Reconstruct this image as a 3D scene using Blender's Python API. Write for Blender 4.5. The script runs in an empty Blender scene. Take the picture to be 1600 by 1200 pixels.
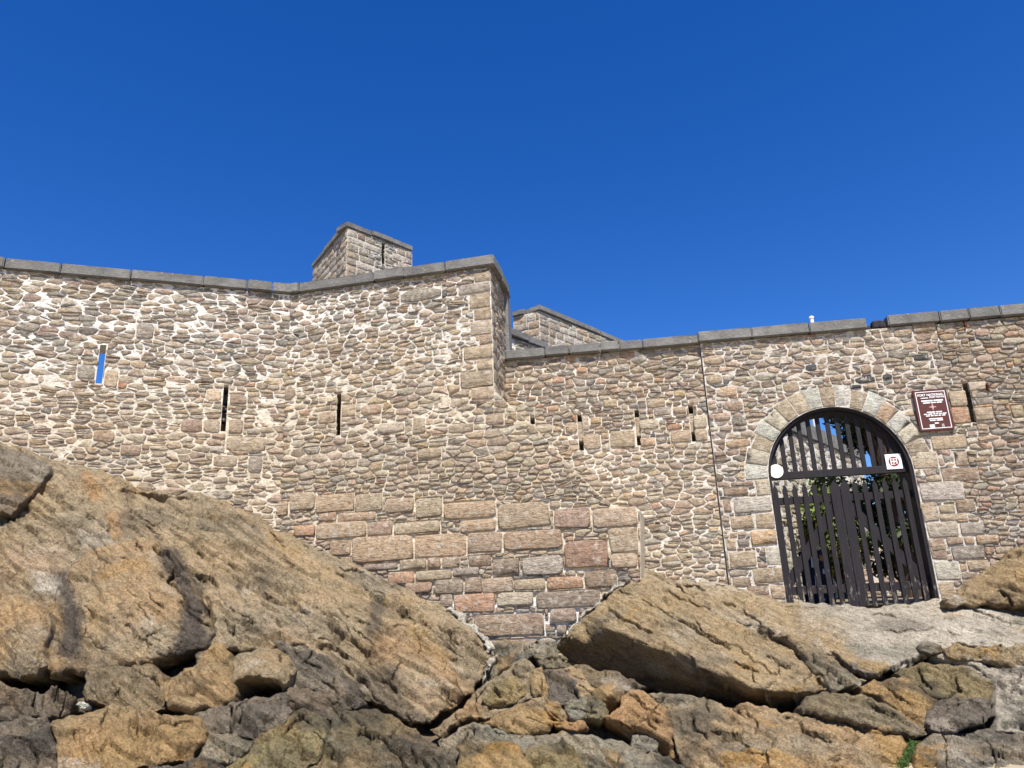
import bpy, bmesh, math, random
import numpy as np
from mathutils import Vector, Matrix
from mathutils.geometry import delaunay_2d_cdt

random.seed(7); rng = np.random.default_rng(11)
scene = bpy.context.scene
COL = scene.collection

# ------------------------------------------------------------------ camera, sky, sun
FPX, PITCH, ROLL = 1200.0, math.radians(17.3), math.radians(-2.45)
FW = np.array([0, math.cos(PITCH), math.sin(PITCH)])
_r0 = np.array([1.0, 0, 0]); _u0 = np.cross(_r0, FW)
RT = math.cos(ROLL)*_r0 + math.sin(ROLL)*_u0
UP = -math.sin(ROLL)*_r0 + math.cos(ROLL)*_u0
cam_data = bpy.data.cameras.new('camera'); cam = bpy.data.objects.new('camera', cam_data)
COL.objects.link(cam); scene.camera = cam
cam_data.sensor_fit = 'HORIZONTAL'; cam_data.sensor_width = 36; cam_data.lens = 36*FPX/1600
cam_data.clip_start = 0.05; cam_data.clip_end = 6000
cam.matrix_world = Matrix(((RT[0], UP[0], -FW[0], 0), (RT[1], UP[1], -FW[1], 0), (RT[2], UP[2], -FW[2], 0), (0, 0, 0, 1)))

SUN_EL, SUN_AZ = math.radians(57), math.radians(9)      # azimuth: to the right of straight behind the camera
world = bpy.data.worlds.new('World'); scene.world = world; world.use_nodes = True
wn = world.node_tree; wn.nodes.clear()
sky = wn.nodes.new('ShaderNodeTexSky'); sky.sky_type = 'NISHITA'; sky.sun_disc = False
sky.sun_elevation = SUN_EL
sky.sun_rotation = math.pi - SUN_AZ
sky.air_density = 1.0; sky.dust_density = 0.1; sky.ozone_density = 6.0; sky.altitude = 0
hs = wn.nodes.new('ShaderNodeHueSaturation'); hs.inputs['Saturation'].default_value = 1.30; hs.inputs['Value'].default_value = 1.0; hs.inputs['Hue'].default_value = 0.516
bg = wn.nodes.new('ShaderNodeBackground'); bg.inputs['Strength'].default_value = 0.10
wo = wn.nodes.new('ShaderNodeOutputWorld')
wn.links.new(sky.outputs[0], hs.inputs['Color']); wn.links.new(hs.outputs[0], bg.inputs[0]); wn.links.new(bg.outputs[0], wo.inputs[0])
sd = bpy.data.lights.new('sun', 'SUN'); sd.energy = 5.0; sd.angle = math.radians(0.53); sd.color = (1.0, 0.955, 0.88)
sun = bpy.data.objects.new('sun', sd); COL.objects.link(sun)
sdir = Vector((math.sin(SUN_AZ)*math.cos(SUN_EL), -math.cos(SUN_AZ)*math.cos(SUN_EL), math.sin(SUN_EL)))
sun.rotation_euler = sdir.to_track_quat('Z', 'Y').to_euler(); sun.location = (6, -14, 22)
scene.view_settings.view_transform = 'Standard'; scene.view_settings.look = 'None'
scene.view_settings.exposure = 0.7; scene.view_settings.gamma = 1.0
scene.render.engine = 'CYCLES'
scene.render.resolution_x, scene.render.resolution_y = 1024, 768

# ------------------------------------------------------------------ helpers
def ray(px, py):
    return FW*FPX + RT*(px-800) - UP*(py-600)
def at(px, py, Y):
    d = ray(px, py); return d*(Y/d[1])
def hdir(a):
    a = math.radians(a); return np.array([math.sin(a), math.cos(a), 0.0])
def srgb(r, g, b, k=1.0):
    f = lambda c: ((c/255+0.055)/1.055)**2.4 if c > 10 else c/255/12.92
    return (f(r)*k, f(g)*k, f(b)*k)

def _hash(ix, iy, iz, seed):
    h = (ix*374761393 + iy*668265263 + iz*2147483647 + seed*1274126177) & 0xFFFFFFFF
    h = ((h ^ (h >> 13))*1274126177) & 0xFFFFFFFF
    h = ((h ^ (h >> 16))*2246822519) & 0xFFFFFFFF
    return ((h ^ (h >> 15)) & 0xFFFFFF)/float(0xFFFFFF)
def vnoise(P, seed=0):
    P = np.asarray(P, float); I = np.floor(P).astype(np.int64); Fp = P-I; w = Fp*Fp*(3-2*Fp)
    out = np.zeros(len(P))
    for dx in (0, 1):
        for dy in (0, 1):
            for dz in (0, 1):
                wt = (w[:, 0] if dx else 1-w[:, 0])*(w[:, 1] if dy else 1-w[:, 1])*(w[:, 2] if dz else 1-w[:, 2])
                out += wt*_hash(I[:, 0]+dx, I[:, 1]+dy, I[:, 2]+dz, seed)
    return out*2-1
def fbm(P, octv=4, seed=0, gain=0.5):
    a, s, n = 1.0, np.zeros(len(P)), 0.0
    P = np.asarray(P, float)
    for i in range(octv):
        s += a*vnoise(P, seed+i*17); n += a; a *= gain; P = P*2.03+13.7
    return s/n
def ridge(P, octv=3, seed=0):
    a, s, n = 1.0, np.zeros(len(P)), 0.0
    P = np.asarray(P, float)
    for i in range(octv):
        s += a*(1-np.abs(vnoise(P, seed+i*31))); n += a; a *= 0.5; P = P*2.1+7.3
    return s/n

def mesh_obj(name, verts, faces, mat=None, parent=None, smooth=False, cols=None, link=True):
    me = bpy.data.meshes.new(name); me.from_pydata([tuple(map(float, v)) for v in verts], [], [tuple(map(int, f)) for f in faces])
    if smooth: me.polygons.foreach_set('use_smooth', [True]*len(me.polygons))
    if mat: me.materials.append(mat)
    if cols is not None:
        ca = me.color_attributes.new('tint', 'FLOAT_COLOR', 'POINT')
        c = np.ones((len(verts), 4), np.float32); c[:, :cols.shape[1]] = cols
        ca.data.foreach_set('color', c.ravel())
    me.update()
    o = bpy.data.objects.new(name, me)
    if link: COL.objects.link(o)
    if parent is not None: o.parent = parent
    return o
def empty(name, loc=(0, 0, 0)):
    o = bpy.data.objects.new(name, None); COL.objects.link(o); o.location = loc; o.empty_display_size = 0.3; return o
def tag(o, label=None, cat=None, group=None, kind=None):
    if label: o['label'] = label
    if cat: o['category'] = cat
    if group: o['group'] = group
    if kind: o['kind'] = kind
    return o
def reparent(o, root):            # meshes are written in world coordinates; keep them there
    o.parent = root; o.matrix_parent_inverse = Matrix.Translation(-root.location) if root.type == 'EMPTY' else Matrix.Identity(4); return o

class MB:
    def __init__(s): s.v, s.f = [], []
    def box(s, o, ax, ay, az, lo, hi, bev=0.0):
        """box spanned by unit axes ax, ay, az from origin o between corners lo and hi, edges chamfered"""
        bm = bmesh.new(); bmesh.ops.create_cube(bm, size=1.0)
        lo = np.array(lo, float); hi = np.array(hi, float)
        for v in bm.verts:
            t = np.array(v.co)+0.5; v.co = Vector(lo+(hi-lo)*t)
        if bev > 0: bmesh.ops.bevel(bm, geom=list(bm.edges), offset=bev, segments=1, affect='EDGES')
        s.add_bm(bm, o, ax, ay, az); return s
    def add_bm(s, bm, o, ax, ay, az):
        b = len(s.v); bm.verts.index_update()
        for v in bm.verts: s.v.append(np.array(o)+np.array(ax)*v.co.x+np.array(ay)*v.co.y+np.array(az)*v.co.z)
        flip = np.dot(np.cross(ax, ay), az) < 0
        for f in bm.faces:
            ids = [b+v.index for v in f.verts]; s.f.append(ids[::-1] if flip else ids)
        bm.free()
    def prism(s, pts, d):
        """closed prism: polygon pts (3D, list) pushed along vector d"""
        b = len(s.v); n = len(pts); d = np.array(d)
        s.v += [np.array(p) for p in pts]+[np.array(p)+d for p in pts]
        s.f.append(list(range(b, b+n))[::-1]); s.f.append(list(range(b+n, b+2*n)))
        for i in range(n): s.f.append([b+i, b+(i+1) % n, b+n+(i+1) % n, b+n+i])
        return s
    def build(s, name, mat, root=None, smooth=False):
        o = mesh_obj(name, s.v, s.f, mat, None, smooth)
        bm = bmesh.new(); bm.from_mesh(o.data); bmesh.ops.recalc_face_normals(bm, faces=bm.faces); bm.to_mesh(o.data); bm.free()
        if root is not None: reparent(o, root)
        return o

def pip(P, poly):
    P = np.asarray(P, float); x, y = P[:, 0], P[:, 1]; c = np.zeros(len(P), bool); n = len(poly)
    for i in range(n):
        x0, y0 = poly[i][0], poly[i][1]; x1, y1 = poly[(i+1) % n][0], poly[(i+1) % n][1]
        m = ((y0 > y) != (y1 > y))
        with np.errstate(divide='ignore', invalid='ignore'):
            xi = (x1-x0)*(y-y0)/(y1-y0 if y1 != y0 else 1e-9)+x0
        c ^= m & (x < xi)
    return c
def segdist(P, A, B):
    P = np.asarray(P, float)[:, :2]; A = np.array(A, float)[:2]; B = np.array(B, float)[:2]; d = B-A
    t = np.clip(((P-A)@d)/max(d@d, 1e-9), 0, 1)
    return np.linalg.norm(P-(A+t[:, None]*d), axis=1)
def polydist(P, poly, closed=True):
    D = np.full(len(P), 1e9); n = len(poly)
    for i in range(n if closed else n-1): D = np.minimum(D, segdist(P, poly[i], poly[(i+1) % n]))
    return D

# ------------------------------------------------------------------ materials
def newmat(name):
    m = bpy.data.materials.new(name); m.use_nodes = True
    nt = m.node_tree; b = nt.nodes['Principled BSDF']; b.inputs['Specular IOR Level'].default_value = 0.25
    return m, nt, b
def N(nt, t, **kw):
    n = nt.nodes.new(t)
    for k, v in kw.items():
        if k in ('operation', 'blend_type', 'data_type', 'attribute_name', 'feature', 'noise_dimensions', 'distance'): setattr(n, k, v)
        else: n.inputs[k].default_value = v
    return n
def noise(nt, vec, scale, detail=4, rough=0.55):
    n = nt.nodes.new('ShaderNodeTexNoise'); n.inputs['Scale'].default_value = scale
    n.inputs['Detail'].default_value = detail; n.inputs['Roughness'].default_value = rough
    nt.links.new(vec, n.inputs['Vector']); return n.outputs['Fac']
def ramp(nt, fac, stops):
    r = nt.nodes.new('ShaderNodeValToRGB'); e = r.color_ramp.elements
    while len(e) < len(stops): e.new(0.5)
    for i, (p, c) in enumerate(stops):
        e[i].position = p; e[i].color = (c, c, c, 1) if isinstance(c, (int, float)) else (*c, 1)
    nt.links.new(fac, r.inputs[0]); return r.outputs[0]
def mixc(nt, fac, a, b, mode='MIX'):
    m = nt.nodes.new('ShaderNodeMix'); m.data_type = 'RGBA'; m.blend_type = mode
    for i, v in ((0, fac), (6, a), (7, b)):
        if hasattr(v, 'links'): nt.links.new(v, m.inputs[i])
        else: m.inputs[i].default_value = (*v, 1) if isinstance(v, tuple) and len(v) == 3 else v
    return m.outputs[2]
def bump(nt, b, hts, dist=0.02, strength=1.0):
    prev = None
    for h, k in hts:
        bp = nt.nodes.new('ShaderNodeBump'); bp.inputs['Strength'].default_value = strength; bp.inputs['Distance'].default_value = dist*k
        nt.links.new(h, bp.inputs['Height'])
        if prev: nt.links.new(prev, bp.inputs['Normal'])
        prev = bp.outputs[0]
    nt.links.new(prev, b.inputs['Normal'])
def pos(nt):
    return nt.nodes.new('ShaderNodeNewGeometry').outputs['Position']
def mapped(nt, vec, scale=(1, 1, 1), rot=(0, 0, 0)):
    m = nt.nodes.new('ShaderNodeMapping'); m.inputs['Scale'].default_value = scale; m.inputs['Rotation'].default_value = rot
    nt.links.new(vec, m.inputs[0]); return m.outputs[0]
def attr(nt):
    a = nt.nodes.new('ShaderNodeAttribute'); a.attribute_name = 'tint'; return a

def make_stone():
    m, nt, b = newmat('wall_stone'); p = pos(nt); a = attr(nt)
    lay = noise(nt, mapped(nt, p, (1, 1, 3.2), (0.25, 0.1, 0)), 7, 6, 0.65)
    gr = noise(nt, p, 55, 5, 0.7); md = noise(nt, p, 14, 5, 0.6); sp = noise(nt, p, 160, 2, 0.5)
    c = mixc(nt, 1.0, a.outputs['Color'], ramp(nt, md, [(0.25, 0.5), (0.5, 1.0), (0.8, 1.35)]), 'MULTIPLY')
    c = mixc(nt, 1.0, c, ramp(nt, gr, [(0.3, 0.66), (0.5, 1.0), (0.72, 1.3)]), 'MULTIPLY')
    sm = noise(nt, p, 8, 8, 0.78)
    c = mixc(nt, ramp(nt, lay, [(0.58, 0.0), (0.75, 0.45)]), c, srgb(190, 168, 140, 0.8))
    c = mixc(nt, ramp(nt, sm, [(0.54, 0.0), (0.60, 0.75)]), c, srgb(212, 200, 180, 0.85))
    c = mixc(nt, ramp(nt, sp, [(0.66, 0.0), (0.74, 0.55)]), c, srgb(60, 55, 50))
    nt.links.new(c, b.inputs['Base Color']); b.inputs['Roughness'].default_value = 0.92
    bump(nt, b, [(lay, 1.5), (md, 1.0), (gr, 0.6)], 0.03); return m
def make_mortar():
    m, nt, b = newmat('lime_mortar'); p = pos(nt); a = attr(nt)
    n1 = noise(nt, p, 9, 5, 0.6); n2 = noise(nt, p, 60, 5, 0.7)
    c = mixc(nt, 1.0, a.outputs['Color'], ramp(nt, n1, [(0.3, 0.7), (0.5, 1.0), (0.75, 1.1)]), 'MULTIPLY')
    c = mixc(nt, 1.0, c, ramp(nt, n2, [(0.3, 0.7), (0.5, 1.0), (0.75, 1.12)]), 'MULTIPLY')
    nt.links.new(c, b.inputs['Base Color']); b.inputs['Roughness'].default_value = 0.95
    bump(nt, b, [(n1, 1.2), (n2, 0.6)], 0.03); return m
def make_coping():
    m, nt, b = newmat('granite_coping'); p = pos(nt); oi = nt.nodes.new('ShaderNodeObjectInfo')
    n1 = noise(nt, p, 3.5, 6, 0.65); n2 = noise(nt, p, 70, 4, 0.7); n3 = noise(nt, p, 18, 4, 0.6)
    c = mixc(nt, ramp(nt, n1, [(0.35, 0.0), (0.65, 1.0)]), srgb(114, 112, 108, 0.8), srgb(142, 139, 132, 0.8))
    c = mixc(nt, 1.0, c, ramp(nt, n2, [(0.3, 0.7), (0.5, 1.0), (0.7, 1.25)]), 'MULTIPLY')
    c = mixc(nt, 1.0, c, ramp(nt, oi.outputs['Random'], [(0.0, 0.82), (1.0, 1.1)]), 'MULTIPLY')
    c = mixc(nt, ramp(nt, n3, [(0.66, 0.0), (0.72, 0.7)]), c, srgb(196, 192, 180, 0.8))
    nt.links.new(c, b.inputs['Base Color']); b.inputs['Roughness'].default_value = 0.9
    bump(nt, b, [(n3, 0.8), (n2, 0.4)], 0.02); return m
def make_rock():
    m, nt, b = newmat('shore_rock'); p = pos(nt); a = attr(nt)
    fol = mapped(nt, mapped(nt, p, (1, 1, 1), (0.0, math.radians(-34), 0.0)), (0.42, 0.8, 3.6))
    n1 = noise(nt, p, 2.2, 6, 0.6); n2 = noise(nt, fol, 4.5, 8, 0.68); n3 = noise(nt, p, 45, 5, 0.7); n4 = noise(nt, p, 13, 6, 0.65)
    vo = nt.nodes.new('ShaderNodeTexVoronoi'); vo.feature = 'DISTANCE_TO_EDGE'; vo.inputs['Scale'].default_value = 2.6
    wv = nt.nodes.new('ShaderNodeVectorMath'); wv.operation = 'ADD'
    nd = nt.nodes.new('ShaderNodeTexNoise'); nd.inputs['Scale'].default_value = 3.0; nd.inputs['Detail'].default_value = 5; nt.links.new(p, nd.inputs['Vector'])
    nt.links.new(fol, wv.inputs[0]); nt.links.new(nd.outputs['Color'], wv.inputs[1]); nt.links.new(wv.outputs[0], vo.inputs['Vector'])
    crack = ramp(nt, vo.outputs['Distance'], [(0.0, 0.0), (0.022, 1.0)])
    c = mixc(nt, 1.0, a.outputs['Color'], ramp(nt, n2, [(0.28, 0.6), (0.5, 1.0), (0.74, 1.25)]), 'MULTIPLY')
    c = mixc(nt, 1.0, c, ramp(nt, n4, [(0.3, 0.7), (0.5, 1.0), (0.72, 1.2)]), 'MULTIPLY')
    c = mixc(nt, 1.0, c, ramp(nt, n3, [(0.3, 0.5), (0.5, 1.0), (0.72, 1.5)]), 'MULTIPLY')
    c = mixc(nt, ramp(nt, noise(nt, p, 26, 3, 0.6), [(0.63, 0.0), (0.7, 0.45)]), c, srgb(186, 176, 158, 0.8))
    c = mixc(nt, ramp(nt, noise(nt, p, 33, 4, 0.6), [(0.62, 0.0), (0.7, 0.6)]), c, srgb(62, 55, 47))
    nt.links.new(c, b.inputs['Base Color']); b.inputs['Roughness'].default_value = 0.9
    bump(nt, b, [(n2, 2.6), (crack, 0.9), (n4, 1.1), (n3, 0.8)], 0.035); return m
def make_wood():
    m, nt, b = newmat('dark_painted_wood'); p = pos(nt)
    g = noise(nt, mapped(nt, p, (1, 1, 0.06)), 60, 4, 0.6); w = noise(nt, mapped(nt, p, (1, 1, 0.25)), 22, 5, 0.7)
    sep = nt.nodes.new('ShaderNodeSeparateXYZ'); nt.links.new(p, sep.inputs[0])
    low = nt.nodes.new('ShaderNodeMapRange'); low.inputs['From Min'].default_value = 1.25; low.inputs['From Max'].default_value = 0.1
    low.inputs['To Min'].default_value = 0.0; low.inputs['To Max'].default_value = 0.17; nt.links.new(sep.outputs['Z'], low.inputs['Value'])
    ad = nt.nodes.new('ShaderNodeMath'); ad.operation = 'ADD'; nt.links.new(w, ad.inputs[0]); nt.links.new(low.outputs[0], ad.inputs[1])
    c = mixc(nt, ramp(nt, g, [(0.35, 0.0), (0.65, 1.0)]), srgb(48, 43, 47, 0.42), srgb(66, 60, 63, 0.42))
    c = mixc(nt, ramp(nt, ad.outputs[0], [(0.71, 0.0), (0.78, 0.7)]), c, srgb(150, 138, 122, 0.7))
    nt.links.new(c, b.inputs['Base Color']); b.inputs['Roughness'].default_value = 0.7
    bump(nt, b, [(g, 0.4)], 0.01); return m
def make_plain(name, col, rough=0.6, var=0.12, scale=20, metal=0.0):
    m, nt, b = newmat(name); p = pos(nt); n = noise(nt, p, scale, 4, 0.6)
    c = mixc(nt, 1.0, col, ramp(nt, n, [(0.3, 1-var), (0.7, 1+var)]), 'MULTIPLY')
    nt.links.new(c, b.inputs['Base Color']); b.inputs['Roughness'].default_value = rough; b.inputs['Metallic'].default_value = metal
    return m
def make_leaf(name, col, k):
    m, nt, b = newmat(name); g = nt.nodes.new('ShaderNodeNewGeometry')
    c = mixc(nt, 1.0, col, ramp(nt, g.outputs['Random Per Island'], [(0.0, 0.55), (0.6, 1.0), (1.0, k)]), 'MULTIPLY')
    nt.links.new(c, b.inputs['Base Color']); b.inputs['Roughness'].default_value = 0.55; return m
def make_sand():
    m, nt, b = newmat('beach_sand'); p = pos(nt); n = noise(nt, p, 1.2, 6, 0.6); n2 = noise(nt, p, 60, 3)
    c = mixc(nt, n, srgb(176, 158, 128, 0.7), srgb(205, 190, 160, 0.7)); nt.links.new(c, b.inputs['Base Color'])
    b.inputs['Roughness'].default_value = 0.95; bump(nt, b, [(n, 3), (n2, .4)], 0.02); return m
M_STONE, M_MORTAR, M_COPE, M_ROCK, M_WOOD, M_SAND = make_stone(), make_mortar(), make_coping(), make_rock(), make_wood(), make_sand()
M_BROWN = make_plain('brown_sign_paint', srgb(98, 56, 50, 0.75), 0.5, 0.08)
M_WHITE = make_plain('white_paint', (0.78, 0.77, 0.74), 0.5, 0.05)
M_CREAM = make_plain('cream_paint', (0.80, 0.77, 0.62), 0.5, 0.05)
M_RED = make_plain('dark_red_enamel', srgb(140, 52, 52, 0.8), 0.5, 0.05)
M_RUST = make_plain('rusty_iron', srgb(96, 58, 40, 0.8), 0.85, 0.35, 40)
M_IRON = make_plain('black_iron', (0.02, 0.02, 0.022), 0.6, 0.2)
M_NAVY = make_plain('navy_panel', (0.012, 0.016, 0.035), 0.5, 0.1)
M_PALE = make_plain('pale_blue_print', (0.55, 0.66, 0.68), 0.5, 0.05)
M_ORANGE = make_plain('orange_print', srgb(225, 150, 60, 0.8), 0.5, 0.05)
M_BARK = make_plain('bark', srgb(84, 70, 58, 0.7), 0.9, 0.35, 25)
M_LEAF = make_leaf('shrub_leaf', (0.12, 0.155, 0.04), 1.9)
M_LEAFD = make_leaf('tree_leaf', (0.035, 0.055, 0.018), 1.6)
M_MOSS = make_leaf('green_algae', (0.06, 0.10, 0.02), 1.5)

# ------------------------------------------------------------------ plan of the fort
GO = at(1350, 940, 13.0); GO[2] = 0.0
UG = -hdir(-82.8); BG = np.array([-UG[1], UG[0], 0.0])            # along the gate wall, and into the fort
ZV = np.array([0, 0, 1.0])
class Plane:
    def __init__(s, o, u):
        s.o = np.array(o, float); s.o[2] = 0; s.u = np.array(u, float); s.n = np.array([s.u[1], -s.u[0], 0.0])   # n points out of the wall
    def uv(s, px, py):
        d = ray(px, py); P = d*((s.o@s.n)/(d@s.n)); return np.array([(P-s.o)@s.u, P[2]])
    def p(s, u, v, h=0.0): return s.o+s.u*u+ZV*v+s.n*h
    def rect(s, x0, y0, x1, y1):
        mx, my = (x0+x1)/2, (y0+y1)/2
        return [s.uv(x0, my)[0], s.uv(mx, y1)[1], s.uv(x1, my)[0], s.uv(mx, y0)[1]]
PG = Plane(GO, UG)                                                # gate wall front
PC = Plane(GO+BG*0.07, UG)                                        # curtain left of the seam, set back 7 cm
_p3 = PC.p(PC.uv(787, 545)[0], 0); RD = hdir(10.5)
P2 = _p3-RD*1.0
UM = -hdir(-77.5); PM = Plane(P2, UM)                             # bastion front
PR = Plane(P2, RD)                                                # its return
_u1 = PM.uv(455, 447)[0]; P1 = PM.p(_u1, 0)
UL = hdir(71); PL = Plane(P1, UL)                                 # left curtain

# ------------------------------------------------------------------ masonry
def clip(poly, n, c):
    out = []; k = len(poly)
    for i in range(k):
        a, b = poly[i], poly[(i+1) % k]; da = a@n-c; db = b@n-c
        if da <= 0: out.append(a)
        if (da < 0 < db) or (db < 0 < da): out.append(a+(b-a)*(da/(da-db)))
    return out
def area(poly):
    p = np.array(poly); x, y = p[:, 0], p[:, 1]
    return 0.5*(np.dot(x, np.roll(y, -1))-np.dot(y, np.roll(x, -1)))
def seg_hits(poly, A, B):
    """does segment AB pass through convex polygon"""
    t0, t1 = 0.0, 1.0; d = B-A
    for i in range(len(poly)):
        p, q = poly[i], poly[(i+1) % len(poly)]; e = q-p; n = np.array([e[1], -e[0]])
        den = n@d; num = n@(p-A)
        if abs(den) < 1e-12:
            if num < 0: return False
            continue
        t = num/den
        if den > 0: t1 = min(t1, t)
        else: t0 = max(t0, t)
        if t0 > t1: return False
    return True
PAL = dict(
    tan=srgb(172, 148, 116), warm=srgb(178, 144, 108), pink=srgb(164, 132, 110), grey=srgb(148, 140, 128), brown=srgb(138, 112, 90),
    ochre=srgb(186, 150, 98), orange=srgb(184, 126, 82), pale=srgb(186, 170, 144), dark=srgb(78, 76, 76), slate=srgb(112, 108, 102),
    red=srgb(158, 112, 88), lgrey=srgb(182, 176, 162), sand=srgb(186, 162, 126))
for _k in PAL:
    _c = PAL[_k]; _g = .3*_c[0]+.55*_c[1]+.15*_c[2]; PAL[_k] = tuple(_g+(x-_g)*.72 for x in _c)
for _k in PAL: PAL[_k] = (PAL[_k][0]*.98, PAL[_k][1]*.985, PAL[_k][2]*.94)
KA = 1.10
def pick(w):
    ks = list(w); return random.choices(ks, [w[k] for k in ks])[0]
def jit(c, k=0.10):
    g = random.gauss(1, k); return tuple(max(0.01, min(0.72, x*g*random.gauss(1, 0.013)*KA)) for x in c)
W_UP = dict(tan=3, grey=3.2, pink=2, brown=1.6, pale=2, warm=1.2, slate=1.2, ochre=.3)
W_LO = dict(tan=4, warm=3.5, sand=3, pink=1.6, ochre=1.3, pale=2, grey=1.3, brown=.8, orange=.25)
W_MID = dict(tan=3, sand=3, warm=2, grey=1.6, pink=1.3, ochre=1.2, pale=2.4, brown=.8, orange=.15)
W_GR = dict(tan=3, grey=2.4, pink=2.2, brown=1.6, warm=2, pale=1.6, slate=.8, ochre=.5, orange=.4)
W_GREY = dict(grey=4, slate=1.5, lgrey=1.5, tan=1)

def stone_mesh(plane, poly, proud, rough, flat):
    """one stone: polygon in wall coordinates -> small domed block; returns verts, faces"""
    p = np.array(poly); c = p.mean(0); n = len(p)
    ext = np.sqrt(abs(area(p)))
    tu, tv = random.gauss(0, 0.06), random.gauss(0.02, 0.07)
    if flat: tu *= .3; tv *= .3
    hh = lambda q: max(-0.02, proud+(q-c)@np.array([tu, tv])*0.8)
    V = []; r = 0.94 if flat else 0.90
    for q in p: V.append(plane.p(q[0], q[1], -0.06))
    for q in p: V.append(plane.p(q[0], q[1], hh(q)-(0.006 if flat else 0.008)))
    for q in p:
        s = r+random.uniform(-0.05, 0.03); t = c+(q-c)*s
        V.append(plane.p(t[0], t[1], hh(t)+random.uniform(-rough, rough)))
    V.append(plane.p(c[0], c[1], proud+ext*(0.0 if flat else 0.012)+random.uniform(-rough, rough)))
    F = []
    for k in (0, n):
        for i in range(n):
            j = (i+1) % n; F.append((k+i, k+j, k+n+j, k+n+i))
    for i in range(n): F.append((2*n+i, 2*n+(i+1) % n, 3*n))
    return V, F
def roundoff(poly, k):
    out = []; n = len(poly)
    for i in range(n):
        a, b, c = poly[i-1], poly[i], poly[(i+1) % n]
        t1, t2 = k*random.uniform(.6, 1.3), k*random.uniform(.6, 1.3)
        e = min(np.linalg.norm(a-b), np.linalg.norm(c-b))*.05; jt = lambda: np.array([random.uniform(-e, e), random.uniform(-e, e)])
        out += [b+(a-b)*min(.48, t1)+jt(), b+(c-b)*min(.48, t2)+jt()]
    keep = []
    for q in out:
        if not keep or np.linalg.norm(q-keep[-1]) > 0.008: keep.append(q)
    if len(keep) > 3 and np.linalg.norm(keep[0]-keep[-1]) < 0.008: keep.pop()
    return keep

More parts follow.
